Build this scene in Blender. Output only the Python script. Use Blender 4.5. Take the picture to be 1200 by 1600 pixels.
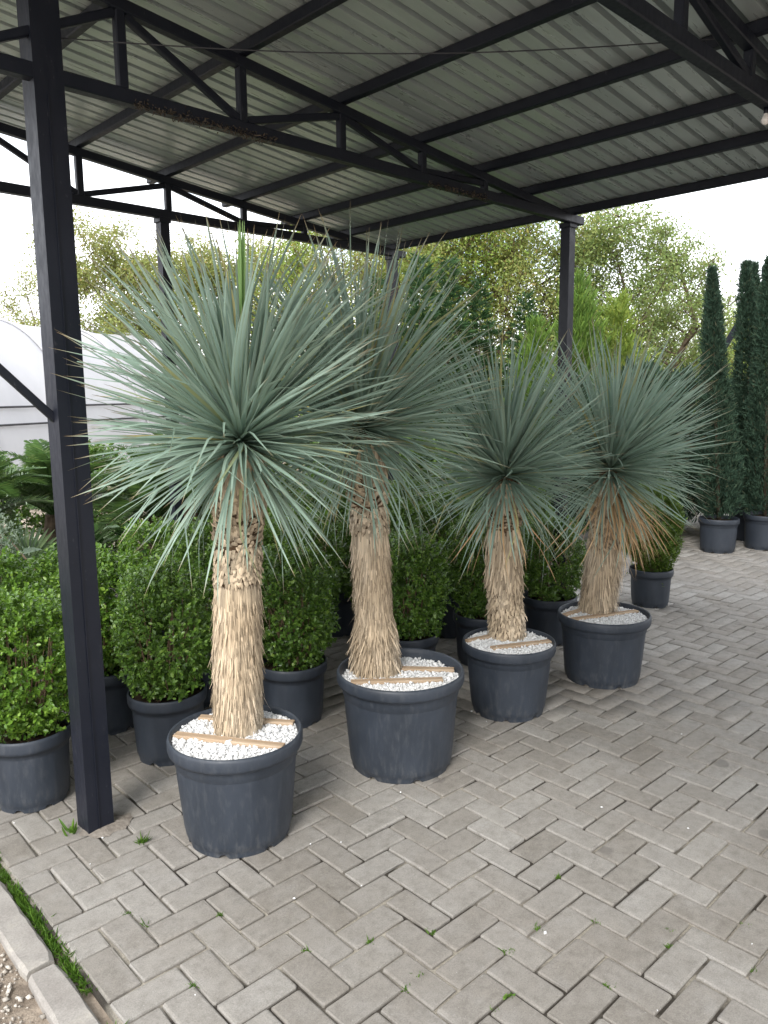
import bpy, math, random
import numpy as np
from mathutils import Vector, Matrix, Euler
for o in list(bpy.data.objects): bpy.data.objects.remove(o)
S = bpy.context.scene
COL = S.collection
rng = np.random.default_rng(11)
random.seed(5)
R = math.radians

# ------------------------------------------------------------------ camera, sky, sun, exposure
# world: X along the roof trusses, Y along the purlins, Z up, metres
CAM = Vector((0, 0, 1.575))
Fv = Vector((0.689, 0.709, -0.1524)).normalized()
Rv = Vector((0.7167, -0.6973, -0.0091)); Rv = (Rv - Fv * Rv.dot(Fv)).normalized()
Uv = Rv.cross(Fv)
cd = bpy.data.cameras.new('camera'); cam = bpy.data.objects.new('camera', cd); COL.objects.link(cam)
m = Matrix((Rv, Uv, -Fv)).transposed().to_4x4(); m.translation = CAM
cam.matrix_world = m
cd.sensor_fit = 'VERTICAL'; cd.sensor_height = 36; cd.lens = 36 * 1201.4 / 1600
cd.clip_start = 0.05; cd.clip_end = 600
S.camera = cam
def pix(P):
    d = Vector(P) - CAM; z = d.dot(Fv)
    return (600 + 1201.4 * d.dot(Rv) / z, 800 - 1201.4 * d.dot(Uv) / z, z)
def ring(px, py, dist):
    d = Fv + Rv * ((px - 600) / 1201.4) - Uv * ((py - 800) / 1201.4)
    return CAM + d * (dist / math.hypot(d.x, d.y))

SUN_EL, SUN_AZ = R(41), R(243)          # sun behind the open high side of the shelter, veiled by cloud
w = bpy.data.worlds.new('World'); S.world = w; w.use_nodes = True
nt = w.node_tree; nt.nodes.clear()
def wn(t, **k):
    n = nt.nodes.new(t)
    for a, b in k.items(): setattr(n, a, b)
    return n
sky = wn('ShaderNodeTexSky', sky_type='NISHITA', sun_disc=False, sun_elevation=SUN_EL, sun_rotation=SUN_AZ, air_density=1.2, dust_density=2.5, ozone_density=1.0)
tc = wn('ShaderNodeTexCoord'); mp = wn('ShaderNodeMapping'); mp.inputs['Scale'].default_value = (1.5, 1.5, 4.0)
nz = wn('ShaderNodeTexNoise'); nz.inputs['Scale'].default_value = 1.3; nz.inputs['Detail'].default_value = 6
cr = wn('ShaderNodeValToRGB'); cr.color_ramp.elements[0].position = .34; cr.color_ramp.elements[1].position = .50
cr.color_ramp.elements[0].color = (.05, .05, .05, 1); cr.color_ramp.elements[1].color = (1, 1, 1, 1)
mx = wn('ShaderNodeMixRGB'); mx.inputs[2].default_value = (9.6, 9.8, 10.2, 1)
bg = wn('ShaderNodeBackground'); bg.inputs[1].default_value = .135
ow = wn('ShaderNodeOutputWorld')
L = nt.links.new
L(tc.outputs['Generated'], mp.inputs[0]); L(mp.outputs[0], nz.inputs['Vector']); L(nz.outputs[0], cr.inputs[0])
L(cr.outputs[0], mx.inputs[0]); L(sky.outputs[0], mx.inputs[1]); L(mx.outputs[0], bg.inputs[0]); L(bg.outputs[0], ow.inputs[0])
sd = bpy.data.lights.new('sun', 'SUN'); sun = bpy.data.objects.new('sun', sd); COL.objects.link(sun)
sd.energy = 1.5; sd.angle = R(20); sd.color = (1, .96, .9)
sv = Vector((math.sin(SUN_AZ) * math.cos(SUN_EL), math.cos(SUN_AZ) * math.cos(SUN_EL), math.sin(SUN_EL)))
sun.rotation_euler = sv.to_track_quat('Z', 'Y').to_euler(); sun.location = (0, 0, 30)
S.view_settings.view_transform = 'Standard'; S.view_settings.look = 'None'
S.view_settings.exposure = 1.12; S.view_settings.gamma = 1
cy_ = S.cycles; cy_.max_bounces = 6; cy_.diffuse_bounces = 3; cy_.glossy_bounces = 2; cy_.transmission_bounces = 3

# ------------------------------------------------------------------ materials
def mat(name):
    m = bpy.data.materials.new(name); m.use_nodes = True
    n = m.node_tree; return m, n, n.nodes['Principled BSDF'], n.nodes['Material Output']
def nd(n, t, ins=None, **k):
    x = n.nodes.new(t)
    for a, b in k.items(): setattr(x, a, b)
    for a, b in (ins or {}).items(): x.inputs[a].default_value = b
    return x
def ramp(n, src, stops):
    r = nd(n, 'ShaderNodeValToRGB'); e = r.color_ramp.elements
    while len(e) < len(stops): e.new(.5)
    for i, (p, c) in enumerate(stops):
        e[i].position = p; e[i].color = (c[0], c[1], c[2], 1) if not isinstance(c, (int, float)) else (c, c, c, 1)
    n.links.new(src, r.inputs[0]); return r.outputs[0]
def noise(n, scale, detail=4, rough=.6, coord='Object', vec=None, stretch=None):
    if vec is None:
        if coord == 'World': vec = nd(n, 'ShaderNodeNewGeometry').outputs['Position']
        else: vec = nd(n, 'ShaderNodeTexCoord').outputs[coord]
    if stretch:
        mpn = nd(n, 'ShaderNodeMapping', {'Scale': stretch}); n.links.new(vec, mpn.inputs[0]); vec = mpn.outputs[0]
    x = nd(n, 'ShaderNodeTexNoise', {'Scale': scale, 'Detail': detail, 'Roughness': rough})
    n.links.new(vec, x.inputs['Vector']); return x.outputs[0]
def mixc(n, fac, a, b, mode='MIX'):
    x = nd(n, 'ShaderNodeMixRGB', blend_type=mode)
    for s, v in ((0, fac), (1, a), (2, b)):
        if isinstance(v, (int, float)): x.inputs[s].default_value = v
        elif isinstance(v, tuple): x.inputs[s].default_value = (*v, 1)
        else: n.links.new(v, x.inputs[s])
    return x.outputs[0]
def bump(n, p, src, strength=.3, dist=.01):
    b = nd(n, 'ShaderNodeBump', {'Strength': strength, 'Distance': dist}); n.links.new(src, b.inputs['Height']); n.links.new(b.outputs[0], p.inputs['Normal'])

def foliage(name, stops, trans=.3, rough=.45, spec=.4, obj=False, tcol=None):
    """leaf colours vary leaf by leaf (and plant by plant)"""
    m, n, p, o = mat(name)
    rnd = nd(n, 'ShaderNodeObjectInfo').outputs['Random'] if obj else nd(n, 'ShaderNodeNewGeometry').outputs['Random Per Island']
    c = ramp(n, rnd, stops)
    big = noise(n, 3.0, 3, coord='World'); c = mixc(n, ramp(n, big, [(.35, 0), (.7, .35)]), c, tuple(x * 1.15 for x in stops[-2][1]))
    n.links.new(c, p.inputs['Base Color']); p.inputs['Roughness'].default_value = rough; p.inputs['Specular IOR Level'].default_value = spec
    if trans:
        t = nd(n, 'ShaderNodeBsdfTranslucent'); n.links.new(mixc(n, .5, c, tcol or stops[-1][1]), t.inputs[0])
        ms = nd(n, 'ShaderNodeMixShader', {0: trans}); n.links.new(p.outputs[0], ms.inputs[1]); n.links.new(t.outputs[0], ms.inputs[2]); n.links.new(ms.outputs[0], o.inputs[0])
    return m
M = {}
M['box'] = foliage('boxwood_leaf', [(0, (.034, .088, .012)), (.45, (.080, .175, .020)), (.8, (.145, .265, .032)), (1, (.25, .39, .06))], .25, .35, .5)
M['box_dark'] = foliage('boxwood_leaf_deep', [(0, (.030, .075, .013)), (.5, (.070, .150, .022)), (.85, (.125, .225, .034)), (1, (.21, .32, .055))], .25, .35, .5)
M['box_yellow'] = foliage('privet_leaf', [(0, (0.046, 0.098, 0.016)), (.6, (0.104, 0.182, 0.026)), (1, (0.208, 0.286, 0.052))], .25, .4, .4)
M['cypress'] = foliage('cypress_leaf', [(0, (.016, .038, .026)), (.6, (.034, .068, .044)), (.95, (.058, .100, .062)), (1, (.10, .085, .05))], .12, .65, .15)
M['conifer'] = foliage('conifer_leaf', [(0, (.018, .048, .018)), (.6, (.036, .085, .03)), (1, (.07, .14, .045))], .2, .6, .2)
M['thuja'] = foliage('thuja_leaf', [(0, (.06, .125, .028)), (.6, (.12, .21, .04)), (1, (.20, .29, .055))], .3, .5, .2)
M['gold'] = foliage('golden_leaf', [(0, (.14, .22, .045)), (.6, (.21, .30, .06)), (1, (.34, .38, .08))], .35, .5, .2)
M['tree_green'] = foliage('tree_leaf_green', [(0, (0.087, 0.174, 0.029)), (.5, (0.174, 0.290, 0.051)), (.9, (0.290, 0.406, 0.072)), (1, (0.377, 0.246, 0.072))], .4, .5, .3)
M['tree_olive'] = foliage('tree_leaf_olive', [(0, (.12, .175, .045)), (.5, (.22, .285, .075)), (.9, (.32, .37, .11)), (1, (.36, .24, .10))], .4, .5, .3)
M['tree_pale'] = foliage('tree_leaf_pale', [(0, (.085, .15, .045)), (.5, (.16, .245, .07)), (.9, (.26, .34, .10)), (1, (.34, .30, .12))], .4, .5, .3)
M['cycad'] = foliage('cycad_leaf', [(0, (0.045, 0.105, 0.030)), (.6, (0.090, 0.180, 0.045)), (1, (0.180, 0.255, 0.068))], .2, .3, .5)
M['fan'] = foliage('fan_palm_leaf', [(0, (.055, .105, .04)), (1, (.14, .20, .08))], .2, .4, .4)
M['bigleaf'] = foliage('broad_leaf', [(0, (0.026, 0.072, 0.026)), (1, (0.078, 0.143, 0.039))], .15, .25, .6, obj=True)
M['grass'] = foliage('grass_blade', [(0, (.05, .12, .015)), (1, (.14, .26, .03))], .3, .5, .3)
M['grey_leaf'] = foliage('grey_leaf', [(0, (.14, .20, .14)), (1, (.28, .34, .25))], .25, .5, .3)

def yucca_mat(name, dead=False, island=False):
    m, n, p, o = mat(name)
    at = nd(n, 'ShaderNodeAttribute', attribute_name='along').outputs['Fac']
    ac = nd(n, 'ShaderNodeAttribute', attribute_name='across').outputs['Fac']
    rnd = nd(n, 'ShaderNodeNewGeometry').outputs['Random Per Island'] if island else nd(n, 'ShaderNodeObjectInfo').outputs['Random']
    if dead:
        c = ramp(n, rnd, [(0, (.44, .25, .12)), (.5, (.58, .38, .20)), (1, (.70, .52, .31))])
        c = mixc(n, .4, c, ramp(n, noise(n, 30, 3, stretch=(.1, 1, 1)), [(.3, (.40, .24, .12)), (.7, (.68, .50, .30))]))
    else:
        base = ramp(n, rnd, [(0, (.225, .325, .265)), (.5, (.285, .40, .33)), (.95, (.34, .45, .375)), (.97, (.32, .38, .20)), (1, (.50, .44, .19))])
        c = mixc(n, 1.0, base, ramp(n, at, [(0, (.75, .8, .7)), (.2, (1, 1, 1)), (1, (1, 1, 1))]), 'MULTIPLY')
        c = mixc(n, ramp(n, at, [(.88, 0), (.99, 1)]), c, (.30, .19, .10))
        c = mixc(n, ramp(n, ac, [(.80, 0), (1, .65)]), c, (.33, .36, .16))
        c = mixc(n, ramp(n, noise(n, 14, 4), [(.45, 0), (.75, .25)]), c, (.33, .43, .38))
    n.links.new(c, p.inputs['Base Color']); p.inputs['Roughness'].default_value = .5; p.inputs['Specular IOR Level'].default_value = .35
    t = nd(n, 'ShaderNodeBsdfTranslucent'); n.links.new(c, t.inputs[0])
    ms = nd(n, 'ShaderNodeMixShader', {0: .15}); n.links.new(p.outputs[0], ms.inputs[1]); n.links.new(t.outputs[0], ms.inputs[2]); n.links.new(ms.outputs[0], o.inputs[0])
    return m
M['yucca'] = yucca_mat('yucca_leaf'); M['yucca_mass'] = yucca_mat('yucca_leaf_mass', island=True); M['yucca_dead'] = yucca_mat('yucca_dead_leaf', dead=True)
def simple(name, stops, scale, rough=.8, spec=.3, coord='Object', bmp=0, island=0, stretch=None, metallic=0, detail=5):
    m, n, p, o = mat(name)
    nn = noise(n, scale, detail, coord=coord, stretch=stretch); c = ramp(n, nn, stops)
    if island:
        r = nd(n, 'ShaderNodeNewGeometry').outputs['Random Per Island']
        c = mixc(n, 1.0, c, ramp(n, r, [(0, 1 - island), (1, 1 + island * .4)]), 'MULTIPLY')
    n.links.new(c, p.inputs['Base Color']); p.inputs['Roughness'].default_value = rough; p.inputs['Specular IOR Level'].default_value = spec; p.inputs['Metallic'].default_value = metallic
    if bmp: bump(n, p, nn, bmp, .01)
    return m
M['thatch'] = simple('leaf_base_thatch', [(.25, (.38, .29, .19)), (.5, (.56, .45, .32)), (.75, (.68, .58, .45))], 6, .85, .15, island=.55, stretch=(1, 1, .5))
M['thatch_core'] = simple('trunk_core', [(.3, (.07, .045, .028)), (.7, (.20, .13, .08))], 30, .95, .1)
M['bark'] = simple('bark', [(.3, (.06, .045, .03)), (.7, (.16, .12, .085))], 20, .9, .2, bmp=.5)
M['twig'] = simple('twig', [(.3, (.12, .08, .05)), (.7, (.26, .19, .12))], 20, .9, .2)
M['soil'] = simple('soil', [(.3, (.02, .014, .009)), (.7, (.06, .042, .03))], 40, .95, .1, bmp=.8)
M['pebble'] = simple('white_pebble', [(.3, (.74, .75, .76)), (.7, (.86, .86, .85))], 60, .6, .3, island=.12)
M['wood'] = simple('batten_wood', [(.25, (.26, .17, .105)), (.5, (.42, .31, .21)), (.75, (.54, .43, .32))], 14, .8, .2, stretch=(.25, 3, 3), bmp=.25)
M['stone'] = simple('loose_stone', [(.3, (.38, .34, .29)), (.7, (.58, .54, .48))], 20, .9, .2, island=.4)
M['wire'] = simple('wire', [(.3, (.03, .03, .035)), (.7, (.05, .05, .055))], 5, .6)
M['debris'] = simple('dry_leaf_debris', [(.3, (.05, .04, .032)), (.7, (.14, .115, .09))], 40, .9, .1, island=.5)
M['bulb'] = simple('frosted_glass', [(.3, (.7, .66, .62)), (.7, (.8, .76, .72))], 5, .25, .5)
M['white_plastic'] = simple('white_plastic', [(.3, (.65, .66, .67)), (.7, (.74, .75, .76))], 5, .5, .4)

M['mortar'] = simple('mortar', [(.3, (.19, .165, .14)), (.7, (.30, .27, .235))], 60, .95, .1, bmp=.6)
def steel():
    m, n, p, o = mat('painted_steel')
    big = noise(n, 3, 5, coord='World'); fine = noise(n, 60, 4, coord='World', stretch=(1, 1, .35))
    c = mixc(n, ramp(n, big, [(.4, 0), (.75, 1)]), (.006, .008, .015), (.012, .014, .023))
    c = mixc(n, ramp(n, fine, [(.66, 0), (.8, .5)]), c, (.10, .10, .11))
    n.links.new(c, p.inputs['Base Color'])
    n.links.new(ramp(n, fine, [(.3, .38), (.8, .62)]), p.inputs['Roughness']); p.inputs['Specular IOR Level'].default_value = .32
    bump(n, p, fine, .05, .005); return m
M['steel'] = steel()
def roofmat():
    m, n, p, o = mat('galvanised_sheet')
    a = noise(n, 2.2, 5, coord='World', stretch=(.5, 5, 1)); b = noise(n, 22, 4, coord='World', stretch=(.25, 2, 1))
    c = ramp(n, a, [(.3, (.45, .505, .505)), (.7, (.56, .615, .61))])
    c = mixc(n, ramp(n, b, [(.60, 0), (.85, .18)]), c, (.36, .40, .40))
    n.links.new(c, p.inputs['Base Color']); p.inputs['Metallic'].default_value = .4
    n.links.new(ramp(n, b, [(.3, .24), (.7, .40)]), p.inputs['Roughness']); return m
M['roof'] = roofmat()
def potmat(name, dusty):
    m, n, p, o = mat(name)
    a = noise(n, 7, 6, coord='World', stretch=(1, 1, .45)); s = noise(n, 55, 5, .7, coord='World', stretch=(1, 1, .3)); k = noise(n, 190, 2, coord='World')
    c = ramp(n, a, [(.3, (.020, .026, .036)), (.7, (.037, .046, .062))])
    c = mixc(n, ramp(n, s, [(.5, 0), (.8, dusty)]), c, (.12, .125, .13))
    c = mixc(n, ramp(n, k, [(.74, 0), (.80, .6 * dusty + .1)]), c, (.35, .35, .34))
    z = nd(n, 'ShaderNodeSeparateXYZ'); n.links.new(nd(n, 'ShaderNodeNewGeometry').outputs['Position'], z.inputs[0])
    low = nd(n, 'ShaderNodeMath', operation='MULTIPLY'); n.links.new(ramp(n, z.outputs['Z'], [(.0, 1), (.10, 0)]), low.inputs[0]); n.links.new(ramp(n, s, [(.45, 0), (.70, .55 * dusty + .05)]), low.inputs[1])
    c = mixc(n, low.outputs[0], c, (.20, .19, .17))          # splashed dust near the foot
    n.links.new(c, p.inputs['Base Color']); n.links.new(ramp(n, s, [(.3, .42), (.7, .62)]), p.inputs['Roughness'])
    p.inputs['Specular IOR Level'].default_value = .45; bump(n, p, s, .08, .004); return m
M['pot'] = potmat('dusty_black_plastic', .30); M['pot_dark'] = potmat('black_plastic', .12)
def pavermat(name, island):
    m, n, p, o = mat(name)
    rnd = nd(n, 'ShaderNodeNewGeometry').outputs['Random Per Island'] if island else nd(n, 'ShaderNodeObjectInfo').outputs['Random']
    c = ramp(n, rnd, [(0, (.238, .222, .198)), (.3, (.275, .260, .238)), (.75, (.298, .285, .264)), (1, (.335, .322, .300))])
    st = noise(n, 1.3, 6, coord='World'); c = mixc(n, ramp(n, st, [(.35, 0), (.7, .55)]), c, (.245, .222, .195))
    md = noise(n, 9, 5, .7, coord='World'); c = mixc(n, ramp(n, md, [(.5, 0), (.8, .5)]), c, (.345, .335, .32))
    fn = noise(n, 260, 3, .7, coord='World'); c = mixc(n, .75, c, mixc(n, 1.0, c, ramp(n, fn, [(.25, (.62, .62, .62)), (.5, (1, 1, 1)), (.8, (1.3, 1.3, 1.3))]), 'MULTIPLY'))
    mt = noise(n, 26, 6, .75, coord='World'); c = mixc(n, 1.0, c, ramp(n, mt, [(.25, (.72, .71, .69)), (.5, (1, 1, 1)), (.75, (1.16, 1.16, 1.15))]), 'MULTIPLY')
    lg = noise(n, .9, 7, .7, coord='World'); c = mixc(n, 1.0, c, ramp(n, lg, [(.32, (.82, .80, .77)), (.5, (.98, .975, .97)), (.68, (1.08, 1.08, 1.08))]), 'MULTIPLY')
    ws = noise(n, 150, 2, .5, coord='World'); c = mixc(n, ramp(n, ws, [(.70, 0), (.76, .5)]), c, (.48, .47, .45)); c = mixc(n, ramp(n, ws, [(.22, .5), (.28, 0)]), c, (.10, .09, .08))
    sp = noise(n, 5.2, 1, .3, coord='World'); c = mixc(n, ramp(n, sp, [(.765, 0), (.79, .55)]), c, (.13, .12, .11))   # oil spots
    n.links.new(c, p.inputs['Base Color']); p.inputs['Roughness'].default_value = .85; p.inputs['Specular IOR Level'].default_value = .25
    bump(n, p, fn, .35, .003); return m
M['paver'] = pavermat('concrete_paver', False); M['paver_mass'] = pavermat('concrete_paver_mass', True)
def jointmat():
    m, n, p, o = mat('joint_sand')
    a = noise(n, 2.6, 4, coord='World'); f = noise(n, 150, 3, coord='World')
    c = mixc(n, ramp(n, a, [(.46, 0), (.58, 1)]), (.045, .038, .030), (.36, .33, .275))
    c = mixc(n, .6, c, mixc(n, 1.0, c, ramp(n, f, [(.3, (.5, .5, .5)), (.7, (1.3, 1.3, 1.3))]), 'MULTIPLY'))
    n.links.new(c, p.inputs['Base Color']); p.inputs['Roughness'].default_value = .95; bump(n, p, f, .5, .004); return m
M['joint'] = jointmat()
def kerbmat():
    m, n, p, o = mat('kerb_concrete')
    a = noise(n, 6, 6, .65, coord='World'); f = noise(n, 200, 3, coord='World')
    c = ramp(n, a, [(.3, (.23, .21, .19)), (.55, (.31, .29, .265)), (.75, (.42, .39, .33))])
    c = mixc(n, .5, c, mixc(n, 1.0, c, ramp(n, f, [(.3, (.6, .6, .6)), (.7, (1.25, 1.25, 1.25))]), 'MULTIPLY'))
    n.links.new(c, p.inputs['Base Color']); p.inputs['Roughness'].default_value = .9; bump(n, p, a, .3, .006); return m
M['kerb'] = kerbmat()
def groundmat():
    m, n, p, o = mat('bare_ground')
    a = noise(n, 1.2, 6, .65, coord='World'); f = noise(n, 45, 5, .7, coord='World')
    c = ramp(n, a, [(.35, (.15, .12, .09)), (.55, (.40, .33, .26)), (.7, (.52, .45, .37))])
    c = mixc(n, .75, c, mixc(n, 1.0, c, ramp(n, f, [(.3, (.45, .42, .4)), (.55, (1, 1, 1)), (.75, (1.35, 1.35, 1.35))]), 'MULTIPLY'))
    n.links.new(c, p.inputs['Base Color']); p.inputs['Roughness'].default_value = .95; bump(n, p, f, .8, .015); return m
M['ground'] = groundmat()
def filmmat():
    m, n, p, o = mat('greenhouse_film')
    a = noise(n, 1.0, 4, coord='World', stretch=(1, 1, .4))
    c = ramp(n, a, [(.3, (.50, .50, .525)), (.7, (.60, .60, .62))]); n.links.new(c, p.inputs['Base Color']); p.inputs['Roughness'].default_value = .5
    t = nd(n, 'ShaderNodeBsdfTranslucent'); n.links.new(c, t.inputs[0]); ms = nd(n, 'ShaderNodeMixShader', {0: .3})
    n.links.new(p.outputs[0], ms.inputs[1]); n.links.new(t.outputs[0], ms.inputs[2]); n.links.new(ms.outputs[0], o.inputs[0]); bump(n, p, a, .3, .1); return m
M['film'] = filmmat()

# ------------------------------------------------------------------ helpers
def mesh_np(name, V, Fc, smooth=False, attrs=None):
    """V (n,3); Fc list of equal-size face arrays"""
    me = bpy.data.meshes.new(name); V = np.asarray(V, np.float32)
    if not isinstance(Fc, (list, tuple)): Fc = [Fc]
    Fc = [np.asarray(f, np.int32) for f in Fc if len(f)]
    me.vertices.add(len(V)); me.vertices.foreach_set('co', V.ravel())
    nl = sum(f.size for f in Fc); npo = sum(len(f) for f in Fc)
    me.loops.add(nl); me.polygons.add(npo)
    me.loops.foreach_set('vertex_index', np.concatenate([f.ravel() for f in Fc]))
    tot = np.concatenate([np.full(len(f), f.shape[1], np.int32) for f in Fc]); st = np.concatenate([[0], np.cumsum(tot)[:-1]]).astype(np.int32)
    me.polygons.foreach_set('loop_start', st); me.polygons.foreach_set('loop_total', tot)
    if smooth: me.polygons.foreach_set('use_smooth', np.ones(npo, bool))
    for k, v in (attrs or {}).items():
        a = me.attributes.new(k, 'FLOAT', 'POINT'); a.data.foreach_set('value', np.asarray(v, np.float32))
    me.update(calc_edges=True); me.validate(); return me
def ob(name, me, m=None, parent=None, loc=(0, 0, 0), rot=(0, 0, 0)):
    o = bpy.data.objects.new(name, me); COL.objects.link(o); o.location = loc; o.rotation_euler = rot
    if me is not None and m is not None and not me.materials: me.materials.append(M[m] if isinstance(m, str) else m)
    if parent is not None: o.parent = parent
    return o
def tag(o, label=None, cat=None, group=None, kind=None):
    if label: o['label'] = label
    if cat: o['category'] = cat
    if group: o['group'] = group
    if kind: o['kind'] = kind
    return o
def thing(name, label, cat, loc=(0, 0, 0), rz=0, group=None):
    return tag(ob(name, None, loc=loc, rot=(0, 0, rz)), label, cat, group)
def dup(root, loc, rz=0, scale=None, label=None, group=None):
    r = root.copy(); COL.objects.link(r); r.location = loc; r.rotation_euler = (0, 0, rz)
    if scale is not None: r.scale = scale
    if label: r['label'] = label
    if group: r['group'] = group
    for ch in list(root.children):
        c = ch.copy(); COL.objects.link(c); c.parent = r
        for g in ch.children:
            d = g.copy(); COL.objects.link(d); d.parent = c
    return r
class MB:
    def __init__(s): s.v = []; s.f = []
    def add(s, v, f):
        o = len(s.v); s.v += [tuple(x) for x in v]; s.f += [tuple(i + o for i in q) for q in f]
    def box(s, c, d, mtx=None, bev=0):
        x, y, z = d[0] / 2, d[1] / 2, d[2] / 2
        if bev:
            v = []; b = bev
            for (zz, r) in ((-z, b), (-z + b, 0), (z - b, 0), (z, b)):
                for sx, sy in ((-1, -1), (1, -1), (1, 1), (-1, 1)): v.append(Vector((sx * (x - r), sy * (y - r), zz)))
            f = [(3, 2, 1, 0), (12, 13, 14, 15)]
            for k in range(3):
                for i in range(4): f.append((k * 4 + i, k * 4 + (i + 1) % 4, k * 4 + 4 + (i + 1) % 4, k * 4 + 4 + i))
        else:
            v = [Vector(p) for p in ((-x, -y, -z), (x, -y, -z), (x, y, -z), (-x, y, -z), (-x, -y, z), (x, -y, z), (x, y, z), (-x, y, z))]
            f = [(3, 2, 1, 0), (4, 5, 6, 7), (0, 1, 5, 4), (1, 2, 6, 5), (2, 3, 7, 6), (3, 0, 4, 7)]
        if mtx is not None: v = [mtx @ p for p in v]
        s.add([p + Vector(c) for p in v], f)
    def beam(s, a, b, w, h, up=(0, 0, 1), bev=.004):
        a, b = Vector(a), Vector(b); d = b - a; x = d.normalized(); y = Vector(up).cross(x)
        if y.length < 1e-4: y = Vector((0, 1, 0)).cross(x)
        y.normalize(); z = x.cross(y)
        s.box((a + b) / 2, (d.length, w, h), Matrix((x, y, z)).transposed(), bev)
    def tube(s, pts, rad, n=8, cap=True):
        pts = [Vector(p) for p in pts]; rings = []
        pr = None
        for i, p in enumerate(pts):
            t = (pts[min(i + 1, len(pts) - 1)] - pts[max(i - 1, 0)]).normalized()
            if pr is None: pr = t.orthogonal().normalized()
            u = (pr - t * pr.dot(t)).normalized(); pr = u; v = t.cross(u)
            r = rad[i] if isinstance(rad, (list, tuple, np.ndarray)) else rad
            rings.append([p + (u * math.cos(a) + v * math.sin(a)) * r for a in [2 * math.pi * k / n for k in range(n)]])
        f = []
        for i in range(len(rings) - 1):
            for k in range(n): f.append((i * n + k, i * n + (k + 1) % n, (i + 1) * n + (k + 1) % n, (i + 1) * n + k))
        if cap: f += [tuple(range(n - 1, -1, -1)), tuple((len(rings) - 1) * n + k for k in range(n))]
        s.add([p for r in rings for p in r], f)
    def lathe(s, prof, n=48, closed=False):
        v = []; f = []
        for (r, z) in prof:
            for k in range(n): a = 2 * math.pi * k / n; v.append((r * math.cos(a), r * math.sin(a), z))
        for i in range(len(prof) - 1):
            for k in range(n): f.append((i * n + k, i * n + (k + 1) % n, (i + 1) * n + (k + 1) % n, (i + 1) * n + k))
        s.add(v, f)
    def mesh(s, name, smooth=False):
        me = bpy.data.meshes.new(name); me.from_pydata(s.v, [], s.f); me.update()
        if smooth: me.polygons.foreach_set('use_smooth', [True] * len(me.polygons))
        return me
    def build(s, name, m, parent=None, smooth=False, loc=(0, 0, 0), rot=(0, 0, 0)):
        return ob(name, s.mesh(name, smooth), m, parent, loc, rot)
def unit(a): return a / np.maximum(np.linalg.norm(a, axis=1, keepdims=True), 1e-9)
def leaf_cloud(P, D, Nn, Ln, Wd, fold=.15, curl=0.0):
    """6-vertex folded leaves: P base, D direction, Nn rough normal"""
    D = unit(D); W = unit(np.cross(Nn, D)); Z = np.cross(D, W); n = len(P)
    Ln = np.broadcast_to(Ln, n)[:, None]; Wd = np.broadcast_to(Wd, n)[:, None]
    b = P; t = P + D * Ln - Z * Ln * curl
    l1 = P + D * Ln * .32 + W * Wd * .5 + Z * Wd * fold; l2 = P + D * Ln * .70 + W * Wd * .40 + Z * (Wd * fold - Ln * curl * .5)
    r1 = P + D * Ln * .32 - W * Wd * .5 + Z * Wd * fold; r2 = P + D * Ln * .70 - W * Wd * .40 + Z * (Wd * fold - Ln * curl * .5)
    V = np.stack([b, l1, l2, t, r2, r1], 1).reshape(-1, 3); i = np.arange(n)[:, None] * 6
    return V, np.concatenate([i + np.array([[0, 3, 2, 1]]), i + np.array([[0, 5, 4, 3]])])
def rdir(n, g=rng): return unit(g.normal(size=(n, 3)))

# ------------------------------------------------------------------ ground, pavement, kerb
g = MB(); N = 40
gx = np.concatenate([[-200, -80, -30, -12, -6], np.linspace(-3, 12, 31), [16, 25, 50, 100, 250]]); 
vv = [(x, y, -.024 + (.008 * math.sin(x * 3.1) * math.sin(y * 2.7) if -3 < x < 12 and -3 < y < 12 else 0)) for y in gx for x in gx]; n_ = len(gx)
g.add(vv, [(j * n_ + i, j * n_ + i + 1, (j + 1) * n_ + i + 1, (j + 1) * n_ + i) for j in range(n_ - 1) for i in range(n_ - 1)])
ground = tag(g.build('ground', 'ground'), kind='structure', label='pale bare earth with grit beside the kerb')
PA = R(-91.43); A2 = Vector((math.cos(PA), math.sin(PA), 0)); B2 = Vector((-A2.y, A2.x, 0)); PO = Vector((1.523, 1.585, 0)); PP = .1006
def lat(a, b): return PO + A2 * (a * PP * 1.004) + B2 * (b * PP * .998)
pv = MB(); c = [lat(50, -8.05), lat(50, 104), lat(-56, 104), lat(-56, -8.05)]
pv.add([(p.x, p.y, -.009) for p in c] + [(p.x, p.y, -.08) for p in c], [(0, 1, 2, 3), (0, 4, 5, 1), (1, 5, 6, 2), (2, 6, 7, 3), (3, 7, 4, 0)])
pavement = tag(pv.build('pavement', 'joint'), kind='structure', label='grey concrete paving laid in herringbone with sandy joints')
def brick_mesh(l, w_, seed, jt=.006):
    r = np.random.default_rng(seed); b = MB(); x, y = (l - jt) / 2, (w_ - jt) / 2
    v = []
    for (z, ins) in ((-.045, 0), (-.0045, 0), (-.0008, .0025), (0, .0065)):
        for sx, sy in ((-1, -1), (1, -1), (1, 1), (-1, 1)):
            k = .012 if z > -.04 else .004     # clipped corners
            for q in ((0, 1) if sx * sy < 0 else (1, 0)):
                dx, dy = ((k, 0), (0, k))[q]
                ch = .006 * max(0, r.normal() - 1.2); v.append((sx * (x - ins * 1.0 - dx * .35 - ch) + r.normal() * .0008, sy * (y - ins - dy * .35 - ch) + r.normal() * .0008, z + r.normal() * .0004))
    f = [tuple(range(24, 32))]
    for k in range(3):
        for i in range(8): f.append((k * 8 + i, k * 8 + (i + 1) % 8, k * 8 + 8 + (i + 1) % 8, k * 8 + 8 + i))
    b.add(v, f); me = b.mesh('paver'); me.materials.append(M['paver']); return me
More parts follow.
